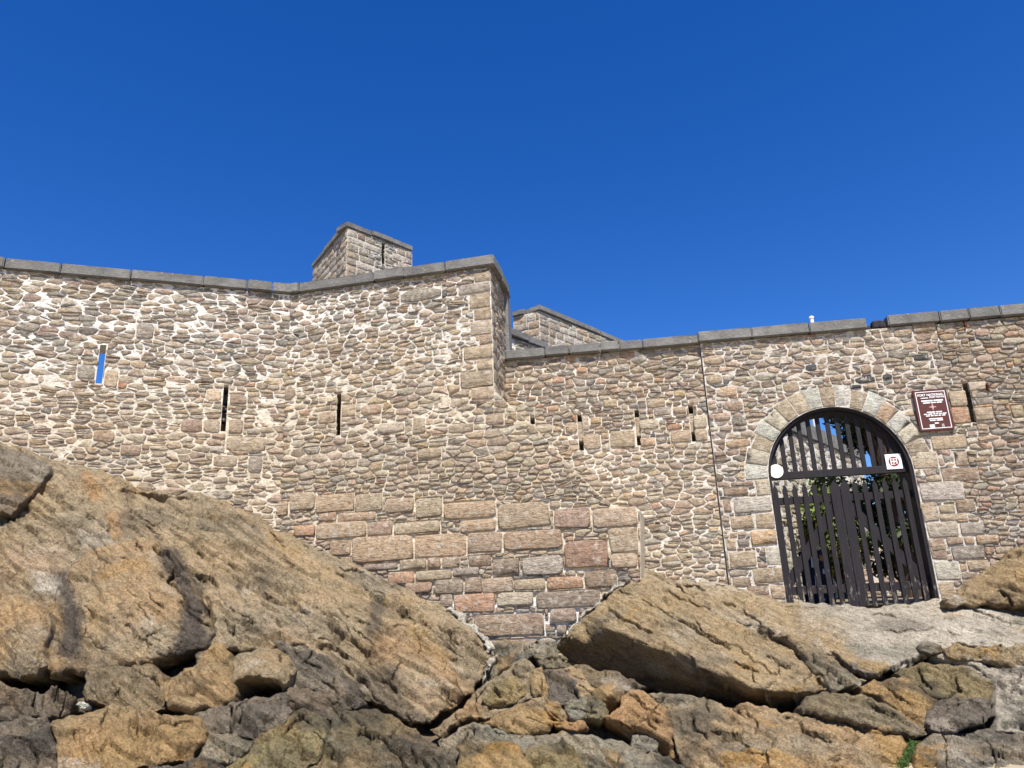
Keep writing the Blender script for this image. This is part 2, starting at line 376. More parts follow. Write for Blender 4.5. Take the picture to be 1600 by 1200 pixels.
def masonry(root, plane, outline, holes, blocks, hfun, weights, mortarcol, recess, thick, through=(), nparts=300, joint=0.0105, rough=0.008,
            seed=1, aspect=2.35, grid=0.045, back=True, mitre=None):
    """rubble wall in one plane: mortar core with openings, each stone a real block"""
    random.seed(seed)
    outline = [np.array(p, float) for p in outline]
    if area(outline) < 0: outline = outline[::-1]
    ob = np.array(outline); lo, hi = ob.min(0), ob.max(0)
    # ---- seeds in wavering courses
    seeds = []; v = lo[1]-0.1
    while v < hi[1]+0.1:
        h = hfun(v)*random.uniform(0.62, 1.35); u = lo[0]-random.uniform(0, .3)
        while u < hi[0]+0.2:
            w = h*random.uniform(1.0, 3.1)
            if random.random() < .12: w *= 1.6
            du = random.uniform(-.12, .12)*w
            if random.random() < 0.24 and h > 0.1:
                seeds += [(u+w/2, v+h*.25), (u+w/2+du, v+h*.78)]
            else: seeds.append((u+w/2+du, v+h/2+random.uniform(-.25, .25)*h))
            u += w
        v += h
    S = np.array(seeds)
    wav = 0.05*np.sin(S[:, 0]*1.3+seed)+0.03*np.sin(S[:, 0]*3.1+S[:, 1]*2); S[:, 1] += wav
    res = [dict(b, poly=[np.array(q, float) for q in b['poly']]) for b in blocks]
    for b in res:
        if area(b['poly']) < 0: b['poly'] = b['poly'][::-1]
    hol = []
    for h in holes:
        h = [np.array(q, float) for q in h]
        if area(h) < 0: h = h[::-1]
        hol.append(h)
    convex_obs = [b['poly'] for b in res]
    for h in hol:
        if len(h) <= 5: convex_obs.append(h)
        else:
            c0 = np.array([(h[0][0]+h[1][0])/2 if False else np.mean([q[0] for q in h]), np.mean([q[1] for q in h])])
            for i in range(len(h)):
                tri = [h[i], h[(i+1) % len(h)], c0]
                if abs(area(tri)) > 1e-4: convex_obs.append(tri if area(tri) > 0 else tri[::-1])
    ok = pip(S, outline)
    for o in convex_obs:
        oo = np.array(o); c = oo.mean(0); ok &= ~pip(S, [c+(q-c)*1.06 for q in o])
    Sin = np.nonzero(ok)[0]
    obb = [(np.array(o).min(0), np.array(o).max(0)) for o in convex_obs]
    sc = np.array([1/aspect, 1.0]); s2 = sc*sc; SS = S*sc
    stones = []; raw = []
    for i in Sin:
        a = S[i]; d = np.sum((SS-SS[i])**2, 1); nb = np.argsort(d)[1:16]
        R = 0.6; poly = [a+np.array(q) for q in ((-R, -R), (R, -R), (R, R), (-R, R))]
        j = joint*random.choice((.5, .7, .9, 1.1, 1.5, 2.0))
        for k in nb:
            nn = s2*(S[k]-a); L = np.linalg.norm(nn); nn = nn/L; mid = (a+S[k])/2
            poly = clip(poly, nn, mid@nn-j)
            if len(poly) < 3: break
        if len(poly) < 3: continue
        pb = np.array(poly); p0, p1 = pb.min(0), pb.max(0)
        for o, (b0, b1) in zip(convex_obs, obb):
            if (p0 > b1+.03).any() or (p1 < b0-.03).any(): continue
            best = None
            for q in range(len(o)):
                e = o[(q+1) % len(o)]-o[q]; L = np.linalg.norm(e)
                if L < 1e-6: continue
                nn = np.array([e[1], -e[0]])/L; dd = (a-o[q])@nn
                if best is None or dd > best[0]: best = (dd, nn, o[q])
            poly = clip(poly, -best[1], -(best[2]@best[1])-joint*.8)
            if len(poly) < 3: break
        if len(poly) < 3: continue
        for q in range(len(outline)):
            A, B = outline[q], outline[(q+1) % len(outline)]
            if len(poly) >= 3 and area(poly) > 0 and seg_hits(poly, A, B):
                e = B-A; nn = np.array([e[1], -e[0]])/np.linalg.norm(e)
                if (a-A)@nn > 0: nn = -nn
                poly = clip(poly, nn, A@nn-0.004)
        if len(poly) < 3 or area(poly) < 0.0022: continue
        wt_ = weights(a[0], a[1]); tw = sum(wt_.values()); mean_ = tuple(sum(PAL[k][q]*wt_[k] for k in wt_)/tw for q in range(3))
        col = jit(lerp(PAL[pick(wt_)], mean_, .45))
        raw.append(poly); stones.append((area(poly), roundoff(poly, random.uniform(.03, .13)), col, False, random.uniform(-0.004, 0.018)))
    # small stones pinned into whatever gaps are left
    gp = 0.022; gx = np.arange(lo[0]+.01, hi[0], gp); gy = np.arange(lo[1]+.01, hi[1], gp); cov = np.zeros((len(gy), len(gx)), bool)
    GX, GY = np.meshgrid(gx, gy); cov |= ~pip(np.column_stack([GX.ravel(), GY.ravel()]), outline).reshape(cov.shape)
    def mark(pl, gr_):
        q = np.array(pl); c_ = q.mean(0); q = c_+(q-c_)*(1+gr_/np.maximum(.04, np.linalg.norm(q-c_, axis=1)))[:, None]
        i0, i1 = np.searchsorted(gx, [q[:, 0].min(), q[:, 0].max()]); j0, j1 = np.searchsorted(gy, [q[:, 1].min(), q[:, 1].max()])
        if i1 > i0 and j1 > j0:
            sub = np.column_stack([GX[j0:j1, i0:i1].ravel(), GY[j0:j1, i0:i1].ravel()]); cov[j0:j1, i0:i1] |= pip(sub, q).reshape(j1-j0, i1-i0)
    for pl in raw+convex_obs: mark(pl, .018)
    obst = [np.array(q) for q in raw+convex_obs]; ob0 = np.array([q.min(0) for q in obst]); ob1 = np.array([q.max(0) for q in obst])
    free = np.argwhere(~cov); order = list(range(len(free))); random.shuffle(order); extra = 0
    for k in order:
        j_, i_ = free[k]
        if cov[j_, i_] or extra > 700: continue
        a = np.array([gx[i_], gy[j_]]); hw_, hh_ = random.uniform(.09, .2), random.uniform(.05, .1)
        poly = [a+np.array(q) for q in ((-hw_, -hh_), (hw_*.9, -hh_), (hw_, hh_*.8), (-hw_*.8, hh_))]
        hit = np.nonzero((ob0[:, 0] < a[0]+hw_) & (ob1[:, 0] > a[0]-hw_) & (ob0[:, 1] < a[1]+hh_) & (ob1[:, 1] > a[1]-hh_))[0]
        for h_ in hit:
            o = obst[h_]; best = None
            for q in range(len(o)):
                e = o[(q+1) % len(o)]-o[q]; L = np.linalg.norm(e)
                if L < 1e-6: continue
                nn = np.array([e[1], -e[0]])/L; dd = (a-o[q])@nn
                if best is None or dd > best[0]: best = (dd, nn, o[q])
            if best[0] < 0.004: poly = []; break
            poly = clip(poly, -best[1], -(best[2]@best[1])-min(joint, best[0]*.5))
            if len(poly) < 3: break
        if len(poly) < 3: continue
        for q in range(len(outline)):
            A, B = outline[q], outline[(q+1) % len(outline)]
            if len(poly) >= 3 and area(poly) > 0 and seg_hits(poly, A, B):
                e = B-A; nn = np.array([e[1], -e[0]])/np.linalg.norm(e)
                if (a-A)@nn > 0: nn = -nn
                poly = clip(poly, nn, A@nn-0.004)
        if len(poly) < 3 or area(poly) < 0.0025: continue
        wt_ = weights(a[0], a[1]); col = jit(PAL[pick(wt_)]); extra += 1
        stones.append((area(poly), roundoff(poly, random.uniform(.08, .2)), col, False, random.uniform(0.0, 0.02))); mark(poly, .012)
        q = np.array(poly); obst.append(q); ob0 = np.vstack([ob0, q.min(0)]); ob1 = np.vstack([ob1, q.max(0)])
    for b in res:
        if b.get('skip'): continue
        poly = b['poly']; c = np.mean(poly, 0); A = area(poly)
        gapw = .030 if (root.name.startswith('bastion') and c[1] < .25) else .012
        ins = [c+(q-c)*(1-gapw/max(.05, np.linalg.norm(q-c))) for q in poly]
        ins = roundoff(ins, b.get('round', 0.045)) if b.get('round', 0.045) > 0 else ins
        col = jit(PAL[b['col']] if b['col'] == 'dark' else lerp(PAL[b['col']], PAL['warm'], b.get('tone', .5 if b['col'] in ('slate', 'red', 'orange') else .3)), 0.07) if isinstance(b['col'], str) else tuple(x*KA for x in b['col'])
        stones.append((A, ins, col, True, b.get('proud', 0.016)+random.uniform(-.005, .008)))
    stones.sort(key=lambda s: -s[0])
    RV, RF, RC = [], [], []
    for k, (A, poly, col, flat, proud) in enumerate(stones):
        V, F = stone_mesh(plane, poly, proud, rough*(1.0 if not flat else .5), flat)
        if k < nparts:
            o = mesh_obj('stone', V, F, M_STONE, None, True, np.tile(np.array(col), (len(V), 1))); reparent(o, root)
        else:
            b = len(RV); RV += V; RF += [tuple(b+x for x in f) for f in F]; RC += [col]*len(V)
    if RV:
        o = mesh_obj('rubble', RV, RF, M_STONE, None, True, np.array(RC)); o['kind'] = 'stuff'; reparent(o, root)
    # ---- mortar core
    pts = []; edges = []
    def ring(poly, step):
        out = []
        for i in range(len(poly)):
            A, B = poly[i], poly[(i+1) % len(poly)]; k = max(1, int(np.linalg.norm(B-A)/step))
            out += [A+(B-A)*t/k for t in range(k)]
        return out
    rings = [ring(outline, .12)]+[ring(h, .12) for h in hol]
    for r in rings:
        b = len(pts); pts += r; edges += [(b+i, b+(i+1) % len(r)) for i in range(len(r))]
    nb = len(pts)
    gx = np.arange(lo[0], hi[0], grid); gy = np.arange(lo[1], hi[1], grid)
    G = np.array([(x, y) for y in gy for x in gx])+rng.uniform(-.3, .3, (len(gx)*len(gy), 2))*grid
    G = G[pip(G, outline)]; keep = np.ones(len(G), bool)
    for r in rings: keep &= polydist(G, r) > grid*.45
    for h in hol: keep &= ~pip(G, h)
    pts += list(G[keep])
    v2, e2, f2, ov, oe, of = delaunay_2d_cdt([Vector((p[0], p[1])) for p in pts], edges, [], 0, 1e-5)
    P = np.array([(q.x, q.y) for q in v2]); T = np.array([f for f in f2])
    cen = P[T].mean(1); inside = pip(cen, outline)
    for h in hol: inside &= ~pip(cen, h)
    T = T[inside]
    bd = polydist(P, rings[0])
    for r in rings[1:]: bd = np.minimum(bd, polydist(P, r))
    Q3 = np.column_stack([P, np.full(len(P), seed*3.7)])
    hgt = 0.008*fbm(Q3*2.6, 3, seed)+0.010*fbm(Q3*15, 2, seed+5)+0.001-np.array([recess(p[0], p[1]) for p in P])
    hgt = np.where(bd < .02, np.minimum(hgt, 0.0), hgt)
    Vv = [plane.p(p[0], p[1], h) for p, h in zip(P, hgt)]; Ff = [tuple(t) for t in T]
    cols = np.array([[min(.8, x*1.03) for x in mortarcol(p[0], p[1])] for p in P])
    cols *= (1+0.10*fbm(Q3*1.7, 3, seed+9))[:, None]
    # reveals and back, each ring pushed through the thickness
    ec = {}
    for t in T:
        for a, b in ((t[0], t[1]), (t[1], t[2]), (t[2], t[0])):
            ec[(a, b)] = 1
    bed = [(a, b) for (a, b) in ec if (b, a) not in ec]
    bmap = {}
    for a, b in bed:
        for q in (a, b):
            if q not in bmap:
                uq = P[q][0]
                for h in hol:
                    if len(h) == 4 and h[0][0]-.01 < uq < h[1][0]+.01 and h[0][1]-.01 < P[q][1] < h[2][1]+.01: uq = (h[0][0]+h[1][0])/2+(uq-(h[0][0]+h[1][0])/2)*max(5, thick*1.2/(h[1][0]-h[0][0]))
                if mitre:
                    for mu, ms in mitre:
                        if abs(uq-mu) < .006: uq += ms
                bmap[q] = len(Vv); Vv.append(plane.p(uq, P[q][1], -thick)); cols = np.vstack([cols, cols[q]*0.85])
        Ff.append((b, a, bmap[a], bmap[b]))
    if back:
        bv = list(bmap); Pb = [Vector((P[q][0], P[q][1])) for q in bv]; ix = {q: i for i, q in enumerate(bv)}
        w2, _, g2, ovv, _, _ = delaunay_2d_cdt(Pb, [(ix[a], ix[b]) for a, b in bed], [], 0, 1e-5)
        for f in g2:
            c = np.mean([(w2[k].x, w2[k].y) for k in f], 0)[None]
            if not pip(c, outline)[0]: continue
            if any(pip(c, hol[k])[0] for k in range(len(hol)) if k in through): continue
            ids = [bmap[bv[ovv[k][0]]] for k in f if ovv[k]]
            if len(ids) == 3: Ff.append(tuple(ids[::-1]))
    o = mesh_obj('mortar_core', Vv, Ff, M_MORTAR, None, False, cols); reparent(o, root)
    return stones

def coping(root, plane, u0, u1, cuts, ztop, h=0.2, over=0.09, depth=0.62, drop=None, seed=3):
    random.seed(seed); us = [u0]+sorted(cuts)+[u1]
    for a, b in zip(us[:-1], us[1:]):
        if drop and drop(a, b): continue
        dz = random.uniform(-.012, .012); dn = random.uniform(-.015, .015)
        m = MB(); bm = bmesh.new(); bmesh.ops.create_cube(bm, size=1.0)
        for v in bm.verts:
            v.co.x = (v.co.x+.5)*(b-a-.014)+a+.007; v.co.y = (v.co.y+.5)*(depth+over)-depth+dn; v.co.z = (v.co.z+.5)*h+ztop-h+dz
        bmesh.ops.bevel(bm, geom=list(bm.edges), offset=0.018, segments=2, affect='EDGES')
        for v in bm.verts: v.co += Vector((random.uniform(-1, 1), random.uniform(-1, 1), random.uniform(-1, 1)))*0.004
        m.add_bm(bm, plane.o, plane.u, plane.n, ZV)
        m.build('coping_stone', M_COPE, root)

R4 = lambda r: [(r[0], r[1]), (r[2], r[1]), (r[2], r[3]), (r[0], r[3])]
def zoomrects(plane, x0, y0, s, rows):
    out = []
    for a, b, c, d, col, *k in rows:
        r = plane.rect(x0+a/s, y0+b/s, x0+c/s, y0+d/s)
        out.append(dict(poly=R4(r), col=col, **(k[0] if k else {})))
    return out
def slit(plane, px, ytop, ybot, w=0.075):
    a = plane.uv(px, ytop); b = plane.uv(px, ybot); u = (a[0]+b[0])/2
    return [(u-w/2, b[1]), (u+w/2, b[1]), (u+w/2, a[1]), (u-w/2, a[1])]
lerp = lambda a, b, t: tuple(x+(y-x)*max(0, min(1, t)) for x, y in zip(a, b))
MC_W, MC_S, MC_G = srgb(222, 215, 202), srgb(212, 198, 174), srgb(204, 195, 180)

# --- left curtain wall
ZT = 6.46
wallL = empty('curtain_wall', PL.p(-3, 2.0)); tag(wallL, 'tall rubble curtain wall with two arrow slits above the rounded rock face', 'wall')
bl = []
L_slit1 = [tuple(PL.uv(*q)) for q in ((149, 599), (159, 599), (168, 539), (159, 539))]
L_slit1 = [(L_slit1[0][0], L_slit1[0][1]), (L_slit1[0][0]+.10, L_slit1[0][1]), (L_slit1[0][0]+.10, L_slit1[2][1]), (L_slit1[0][0], L_slit1[2][1])]
L_slit2 = slit(PL, 351, 604, 674, 0.085)
for (a, b, c, d, col) in [(352, 682, 415, 705, 'tan'), (283, 655, 316, 676, 'pink'), (318, 655, 344, 676, 'tan'), (356, 655, 380, 678, 'tan'), (358, 616, 386, 632, 'pink'), (322, 608, 346, 626, 'sand'),
                          (332, 712, 371, 730, 'tan'), (388, 712, 410, 738, 'grey'), (163, 578, 185, 605, 'sand'), (120, 570, 149, 592, 'grey'), (212, 505, 240, 530, 'grey'), (145, 672, 180, 690, 'warm'), (188, 695, 220, 712, 'pink')]:
    bl.append(dict(poly=R4(PL.rect(a, b, c, d)), col=col, round=.16))
uend = 0.02
masonry(wallL, PL, [(-7.2, 1.2), (uend, 1.0), (uend, ZT-.2), (-7.2, ZT-.2)], [L_slit1, L_slit2], bl,
        lambda v: 0.118, lambda u, v: W_UP if v > 4.6+random.gauss(0, .35) else W_LO,
        lambda u, v: lerp(MC_S, MC_W, (v-3.4)/1.6), lambda u, v: 0.004, 0.5, through=(0,), seed=21)
coping(wallL, PL, -7.2, uend+.03, [PL.uv(x, 420)[0] for x in (8, 97, 207, 320, 388, 427)], ZT, seed=5)
fm = MB(); s2 = L_slit2; zz = s2[0][1]; hh = s2[2][1]-zz
for a, b, dd in ((.24, .42, .03), (.45, .60, .05), (.62, .78, .025)):
    fm.box(PL.o, PL.u, PL.n, ZV, (s2[0][0]-.01, -.3, zz+a*hh), (s2[1][0]+.01, -dd, zz+b*hh), .01)
fm.build('slit_filling', M_STONE, wallL)
_c = fm; o = wallL.children[-1]; ca = o.data.color_attributes.new('tint', 'FLOAT_COLOR', 'POINT'); ca.data.foreach_set('color', np.tile(np.array([*[x*KA for x in PAL['tan']], 1], np.float32), len(o.data.vertices)))

# --- bastion: front with its battered spur, and the narrow return
bast = empty('bastion', PM.p(-1, -.4)); tag(bast, 'projecting rubble bastion with quoined corner and large squared blocks at its foot', 'bastion')
bl = zoomrects(PM, 400, 680, 2.667, [
    (250, 245, 410, 320, 'warm'), (415, 245, 525, 318, 'tan'), (540, 262, 660, 320, 'tan'), (665, 262, 778, 340, 'tan'), (783, 275, 1000, 348, 'warm'), (850, 350, 1000, 400, 'warm'), (1008, 285, 1225, 385, 'tan'),
    (1240, 300, 1398, 385, 'pink'), (1403, 300, 1592, 378, 'tan'), (250, 362, 460, 430, 'tan'), (465, 360, 570, 415, 'pink'), (575, 360, 770, 408, 'tan'), (400, 420, 655, 525, 'warm'), (660, 410, 875, 506, 'warm'),
    (880, 405, 1025, 490, 'tan'), (1030, 398, 1280, 475, 'warm'), (1290, 440, 1465, 556, 'red'), (1470, 382, 1594, 488, 'tan'), (1480, 492, 1590, 550, 'tan'), (1370, 562, 1506, 632, 'brown'), (1210, 590, 1365, 640, 'orange'),
    (945, 592, 1072, 655, 'tan'), (745, 602, 865, 660, 'slate'), (868, 590, 942, 655, 'brown'), (1075, 598, 1205, 643, 'tan'), (825, 660, 995, 738, 'orange'), (1005, 655, 1155, 710, 'pale'), (1165, 646, 1440, 718, 'slate'),
    (905, 742, 1205, 840, 'brown'), (1110, 505, 1280, 580, 'grey'), (985, 515, 1100, 580, 'slate'), (885, 500, 982, 545, 'brown'), (600, 515, 710, 560, 'tan'), (715, 508, 770, 552, 'brown'), (775, 505, 850, 550, 'tan'),
    (665, 562, 815, 602, 'tan'), (550, 567, 660, 620, 'orange'), (820, 552, 930, 585, 'grey'), (625, 612, 735, 655, 'red'), (960, 850, 1180, 900, 'slate'), (1220, 720, 1340, 780, 'slate'), (10, 280, 132, 340, 'warm'),
    (140, 240, 248, 310, 'tan'), (260, 322, 335, 358, 'red'), (340, 322, 500, 358, 'warm'), (160, 375, 248, 420, 'orange'), (310, 437, 396, 500, 'warm'), (450, 535, 590, 562, 'slate'), (770, 660, 820, 715, 'slate'), (1250, 785, 1300, 830, 'slate')])
for b in bl: b['round'] = random.uniform(.04, .11); b['proud'] = random.uniform(.012, .04)
# quoins up the corner
v = 3.75; k = 0; cn = ['sand', 'tan', 'sand', 'tan', 'tan', 'pale', 'tan', 'sand', 'grey', 'tan', 'grey', 'tan', 'lgrey', 'grey']
while v < 6.2:
    hq = [.24, .30, .21, .26, .19, .28][k % 6]; hq = min(hq, 6.26-v); wq = [.42, .62, .30, .55, .24, .40, .33][k % 7]
    if hq > .08: bl.append(dict(poly=[(-wq, v), (-.004, v), (-.004, v+hq-.012), (-wq, v+hq-.012)], col=cn[k % 14], round=.05))
    v += hq; k += 1
for (a, b, c, d, col, r) in [(533, 632, 556, 651, 'sand', .06), (497, 643, 525, 661, 'tan', .15), (437, 603, 462, 625, 'tan', .24), (645, 652, 665, 678, 'tan', .15), (590, 660, 632, 676, 'pale', .2), (722, 583, 768, 606, 'sand', .1),
                             (660, 418, 692, 432, 'lgrey', .25), (625, 450, 690, 470, 'grey', .3), (564, 632, 596, 648, 'warm', .26), (652, 700, 690, 716, 'tan', .2), (758, 646, 788, 664, 'tan', .15), (700, 662, 740, 676, 'tan', .15)]:
    bl.append(dict(poly=R4(PM.rect(a, b, c, d)), col=col, round=r))
sp = [PM.uv(*q) for q in ((770, 607), (806, 642), (832, 664), (880, 716), (935, 772), (960, 790), (1000, 797), (1001, 905), (985, 925))]
m_out = [(_u1-.02, 1.0), (-3.0, .6), (-.6, -1.1), (1.1, -1.1)]+[tuple(q) for q in sp[::-1]]+[(0.0, sp[0][1]+.05), (0.0, ZT-.2), (_u1-.02, ZT-.2)]
M_slit = slit(PM, 529, 615, 680, 0.085)
def m_rec(u, v):
    t = 0.005
    if v < 3.4: t += .016*max(0, min(1, (3.4-v)/1.2))
    if v < 1.0: t += .010
    return t
def m_w(u, v):
    if v > 5.3+random.gauss(0, .3): return W_UP
    return W_MID if v > 1.0 else W_GR
def m_h(v): return .114 if v > 2.2 else .105
masonry(bast, PM, m_out, [M_slit], bl, m_h, m_w, lambda u, v: lerp(MC_S, MC_W, (v-3.8)/1.5) if v > 0.35 else srgb(228, 224, 216), m_rec, 1.05, seed=22, aspect=2.2, mitre=[(0.0, -1.0)])
masonry(bast, PR, [(0.0, 3.2), (1.25, 3.2), (1.25, ZT-.2), (0.0, ZT-.2)], [], [dict(poly=[(.004, 3.75+i*.28), ([.3, .2, .36][i % 3], 3.75+i*.28), ([.3, .2, .36][i % 3], 4.02+i*.28), (.004, 4.02+i*.28)], col='grey') for i in range(8)],
        lambda v: .14, lambda u, v: W_UP, lambda u, v: MC_G, lambda u, v: 0.01, 0.5, seed=23, nparts=0, mitre=[(0.0, .5)])
coping(bast, PM, _u1+.03, 0.10, [PM.uv(x, 430)[0] for x in (471, 586, 633, 697)], ZT, seed=6)
coping(bast, PR, 0.64, 1.32, [], ZT, depth=.5, seed=8)

# --- short curtain between the bastion and the seam
ZG = 4.95
curt = empty('curtain_wall', PC.p(-4, .4)); tag(curt, 'lower rubble wall with four small blocked slits between bastion and vertical seam', 'wall')
uS = (PG.uv(1094, 545)[0]+PG.uv(1136, 870)[0])/2
slits = [slit(PC, x, a, b, .085) for x, a, b in ((832, 651, 663), (907, 647, 704), (997, 640, 696), (1082, 634, 690))]
bl = zoomrects(PC, 780, 450, 4, [(525, 910, 638, 1005, 'tan'), (690, 890, 852, 995, 'tan'), (880, 935, 978, 985, 'warm'), (1070, 890, 1200, 965, 'tan'), (1222, 880, 1305, 955, 'tan'), (1215, 795, 1300, 875, 'pale'),
                                 (875, 820, 1000, 880, 'pale'), (965, 745, 1075, 795, 'grey'), (415, 840, 490, 905, 'tan'), (520, 795, 560, 890, 'pale'), (1045, 850, 1145, 885, 'orange'), (920, 690, 1040, 745, 'tan'), (985, 1030, 1060, 1068, 'grey'),
                                 (650, 695, 740, 745, 'tan'), (330, 555, 410, 595, 'orange'), (480, 495, 550, 530, 'orange'), (410, 420, 485, 455, 'orange'), (300, 735, 375, 770, 'orange'), (965, 562, 1030, 590, 'orange'), (225, 850, 335, 905, 'pale'),
                                 (570, 805, 640, 850, 'ochre'), (830, 615, 900, 650, 'sand'), (1090, 640, 1165, 680, 'ochre'), (720, 475, 815, 520, 'grey'), (1085, 740, 1170, 785, 'tan')])
for b in bl: b['round'] = random.uniform(.07, .2)
masonry(curt, PC, [(-6.4, -.3), (uS-.01, -.3), (uS-.01, ZG-.19), (-6.4, ZG-.19)], slits, bl, lambda v: .106, lambda u, v: W_GR if v > 3 else W_MID,
        lambda u, v: lerp(MC_S, MC_W, .5), lambda u, v: 0.016 if v > 3.2 else .010, 0.6, seed=24, aspect=2.2)
coping(curt, PC, -6.0, uS-.01, [PC.uv(x, 540)[0] for x in (790, 851, 889, 937, 967, 1004)], ZG-.01, h=.18, over=.10, seed=9)
fm = MB()
for i, s in enumerate(slits):
    if i == 0: continue
    hh = s[2][1]-s[0][1]
    fm.box(PC.o, PC.u, PC.n, ZV, (s[0][0]-.01, -.35, s[0][1]+hh*.26), (s[1][0]+.01, -.025-.008*i, s[0][1]+hh*.80), .012)
o = fm.build('slit_filling', M_STONE, curt)
ca = o.data.color_attributes.new('tint', 'FLOAT_COLOR', 'POINT'); ca.data.foreach_set('color', np.tile(np.array([*[x*KA for x in PAL['tan']], 1], np.float32), len(o.data.vertices)))

# --- gate wall with the arch
gate = empty('gate_wall', PG.p(2.2, .1)); tag(gate, 'rubble gate wall pierced by a round arch of dressed voussoirs', 'wall')
AL, AR, AZ, AR_IN, AR_OUT = -1.21, 1.16, 2.20, 1.185, 1.55
AC = (AL+AR)/2
arch = [(AL, -.35), (AL, AZ)]+[(AC-AR_IN*math.cos(t), AZ+AR_IN*math.sin(t)) for t in np.linspace(0, math.pi, 25)[1:-1]]+[(AR, AZ), (AR, -.35)]
vous = []
vc = ['lgrey', 'pale', 'tan', 'lgrey', 'pale', 'tan', 'sand', 'lgrey', 'tan', 'lgrey', 'tan', 'lgrey', 'warm', 'lgrey', 'pale', 'tan', 'sand']
nv = 17
for i in range(nv):
    t0, t1 = math.pi*i/nv, math.pi*(i+1)/nv; ro = AR_OUT+random.uniform(-.03, .04)
    pts = [(AC-AR_IN*1.003*math.cos(t), AZ+AR_IN*1.003*math.sin(t)) for t in (t0, (t0+t1)/2, t1)]+[(AC-ro*math.cos(t), AZ+ro*math.sin(t)) for t in (t1, (t0+t1)/2, t0)]
    vous.append(dict(poly=pts, col=vc[i], round=.012, proud=.008, tone=.05))
left = zoomrects(PG, 1130, 740, 5.4545, [(85, 195, 410, 325, 'lgrey'), (0, 215, 68, 330, 'brown'), (275, 333, 435, 470, 'tan'), (60, 360, 262, 470, 'tan'), (235, 480, 460, 610, 'ochre'), (370, 620, 485, 785, 'lgrey'), (50, 660, 285, 795, 'tan'),
                                         (250, 802, 508, 930, 'tan'), (75, 880, 240, 965, 'brown'), (405, 947, 530, 1065, 'tan'), (200, 955, 395, 1035, 'brown'), (275, 45, 395, 185, 'pale'), (0, 120, 215, 185, 'brown'), (60, 70, 260, 105, 'brown'), (25, 550, 110, 650, 'tan'), (120, 555, 228, 620, 'grey')])
right = zoomrects(PG, 1080, 470, 3.077, [(1080, 722, 1185, 800, 'pale'), (1200, 802, 1385, 865, 'brown'), (1098, 870, 1310, 960, 'lgrey'), (1110, 965, 1185, 1060, 'tan'), (1190, 978, 1268, 1020, 'sand'), (1272, 952, 1370, 1015, 'brown'), (1192, 1022, 1330, 1054, 'tan'),
                                          (1135, 1062, 1286, 1138, 'pale'), (1292, 1062, 1410, 1122, 'grey'), (1148, 1142, 1222, 1200, 'tan'), (1227, 1135, 1310, 1172, 'brown'), (1370, 1126, 1480, 1170, 'tan'), (1150, 645, 1325, 712, 'tan'), (1240, 432, 1322, 508, 'sand'),
                                          (1252, 512, 1342, 590, 'orange'), (1362, 512, 1455, 575, 'tan'), (1265, 722, 1330, 795, 'tan'), (1330, 388, 1420, 430, 'pale'), (1540, 500, 1600, 560, 'tan')])
right += zoomrects(PG, 1180, 600, 3.334, [(935, 925, 1067, 1020, 'lgrey'), (962, 1028, 1040, 1125, 'tan'), (910, 803, 990, 915, 'brown')])
right += zoomrects(PG, 1470, 820, 9.23, [(155, 300, 640, 495, 'grey'), (385, 510, 695, 655, 'tan'), (75, 175, 320, 280, 'brown'), (335, 165, 490, 275, 'warm'), (505, 150, 845, 280, 'warm'), (780, 310, 1060, 410, 'tan')])
dk = dict(round=.25)
up = zoomrects(PG, 1240, 460, 4.444, [(830, 428, 965, 458, 'dark', dk), (80, 485, 165, 530, 'dark', dk), (425, 572, 570, 615, 'dark', dk), (615, 552, 685, 592, 'dark', dk), (465, 487, 540, 553, 'brown', dk), (545, 485, 630, 555, 'slate', dk), (820, 522, 1000, 555, 'slate', dk),
                                       (640, 475, 775, 497, 'slate', dk), (385, 627, 475, 655, 'dark', dk), (480, 620, 580, 655, 'tan', dk), (820, 195, 988, 260, 'tan'), (690, 237, 825, 290, 'warm', dk), (860, 340, 1005, 390, 'pink', dk), (1140, 422, 1255, 472, 'tan', dk),
                                       (1265, 420, 1380, 470, 'pink', dk), (1255, 237, 1360, 290, 'pink', dk), (1010, 275, 1120, 315, 'warm', dk), (120, 295, 212, 355, 'tan', dk), (250, 555, 360, 600, 'tan', dk), (1475, 470, 1530, 510, 'orange', dk), (1160, 305, 1220, 340, 'brown', dk)])
up += zoomrects(PG, 1080, 470, 3.077, [(120, 415, 220, 460, 'warm', dk), (440, 388, 520, 440, 'tan', dk), (165, 665, 285, 705, 'warm', dk), (60, 265, 160, 305, 'tan', dk), (150, 480, 250, 530, 'pink', dk), (70, 355, 150, 400, 'tan', dk), (110, 540, 190, 575, 'red', dk)])
G_slit = slit(PG, 1515, 597, 660, .10)
slb = zoomrects(PG, 1400, 590, 10.907, [(905, 90, 1160, 205, 'tan'), (1225, 50, 1500, 170, 'pale')])
g_all = vous+left+right+up
masonry(gate, PG, [(uS, -.3), (5.6, -.3), (5.6, ZG-.2), (uS, ZG-.2)], [arch, G_slit], g_all, lambda v: .110, lambda u, v: W_GR,
        lambda u, v: MC_G, lambda u, v: (0.006 if u < 1.9 else .022), 0.62, through=(0,), seed=25, aspect=2.4)
gc = [PG.uv(x, 495)[0] for x in (1169, 1259, 1350, 1383, 1465, 1511, 1561, 1612, 1680)]
bk = PG.uv(1366, 495)[0]
coping(gate, PG, uS-.04, 5.6, gc, ZG+.01, h=.2, over=.09, drop=lambda a, b: a < bk < b, seed=11)
random.seed(4); m = MB()
for i in range(9):
    uu = bk+random.uniform(-.15, .15); s = random.uniform(.05, .10); zz = ZG-.2+random.uniform(0, .06)
    m.box(PG.o, PG.u, PG.n, ZV, (uu-s, -.35+i*.03, zz-.03), (uu+s, -.2+i*.028, zz+s*1.3), .02)
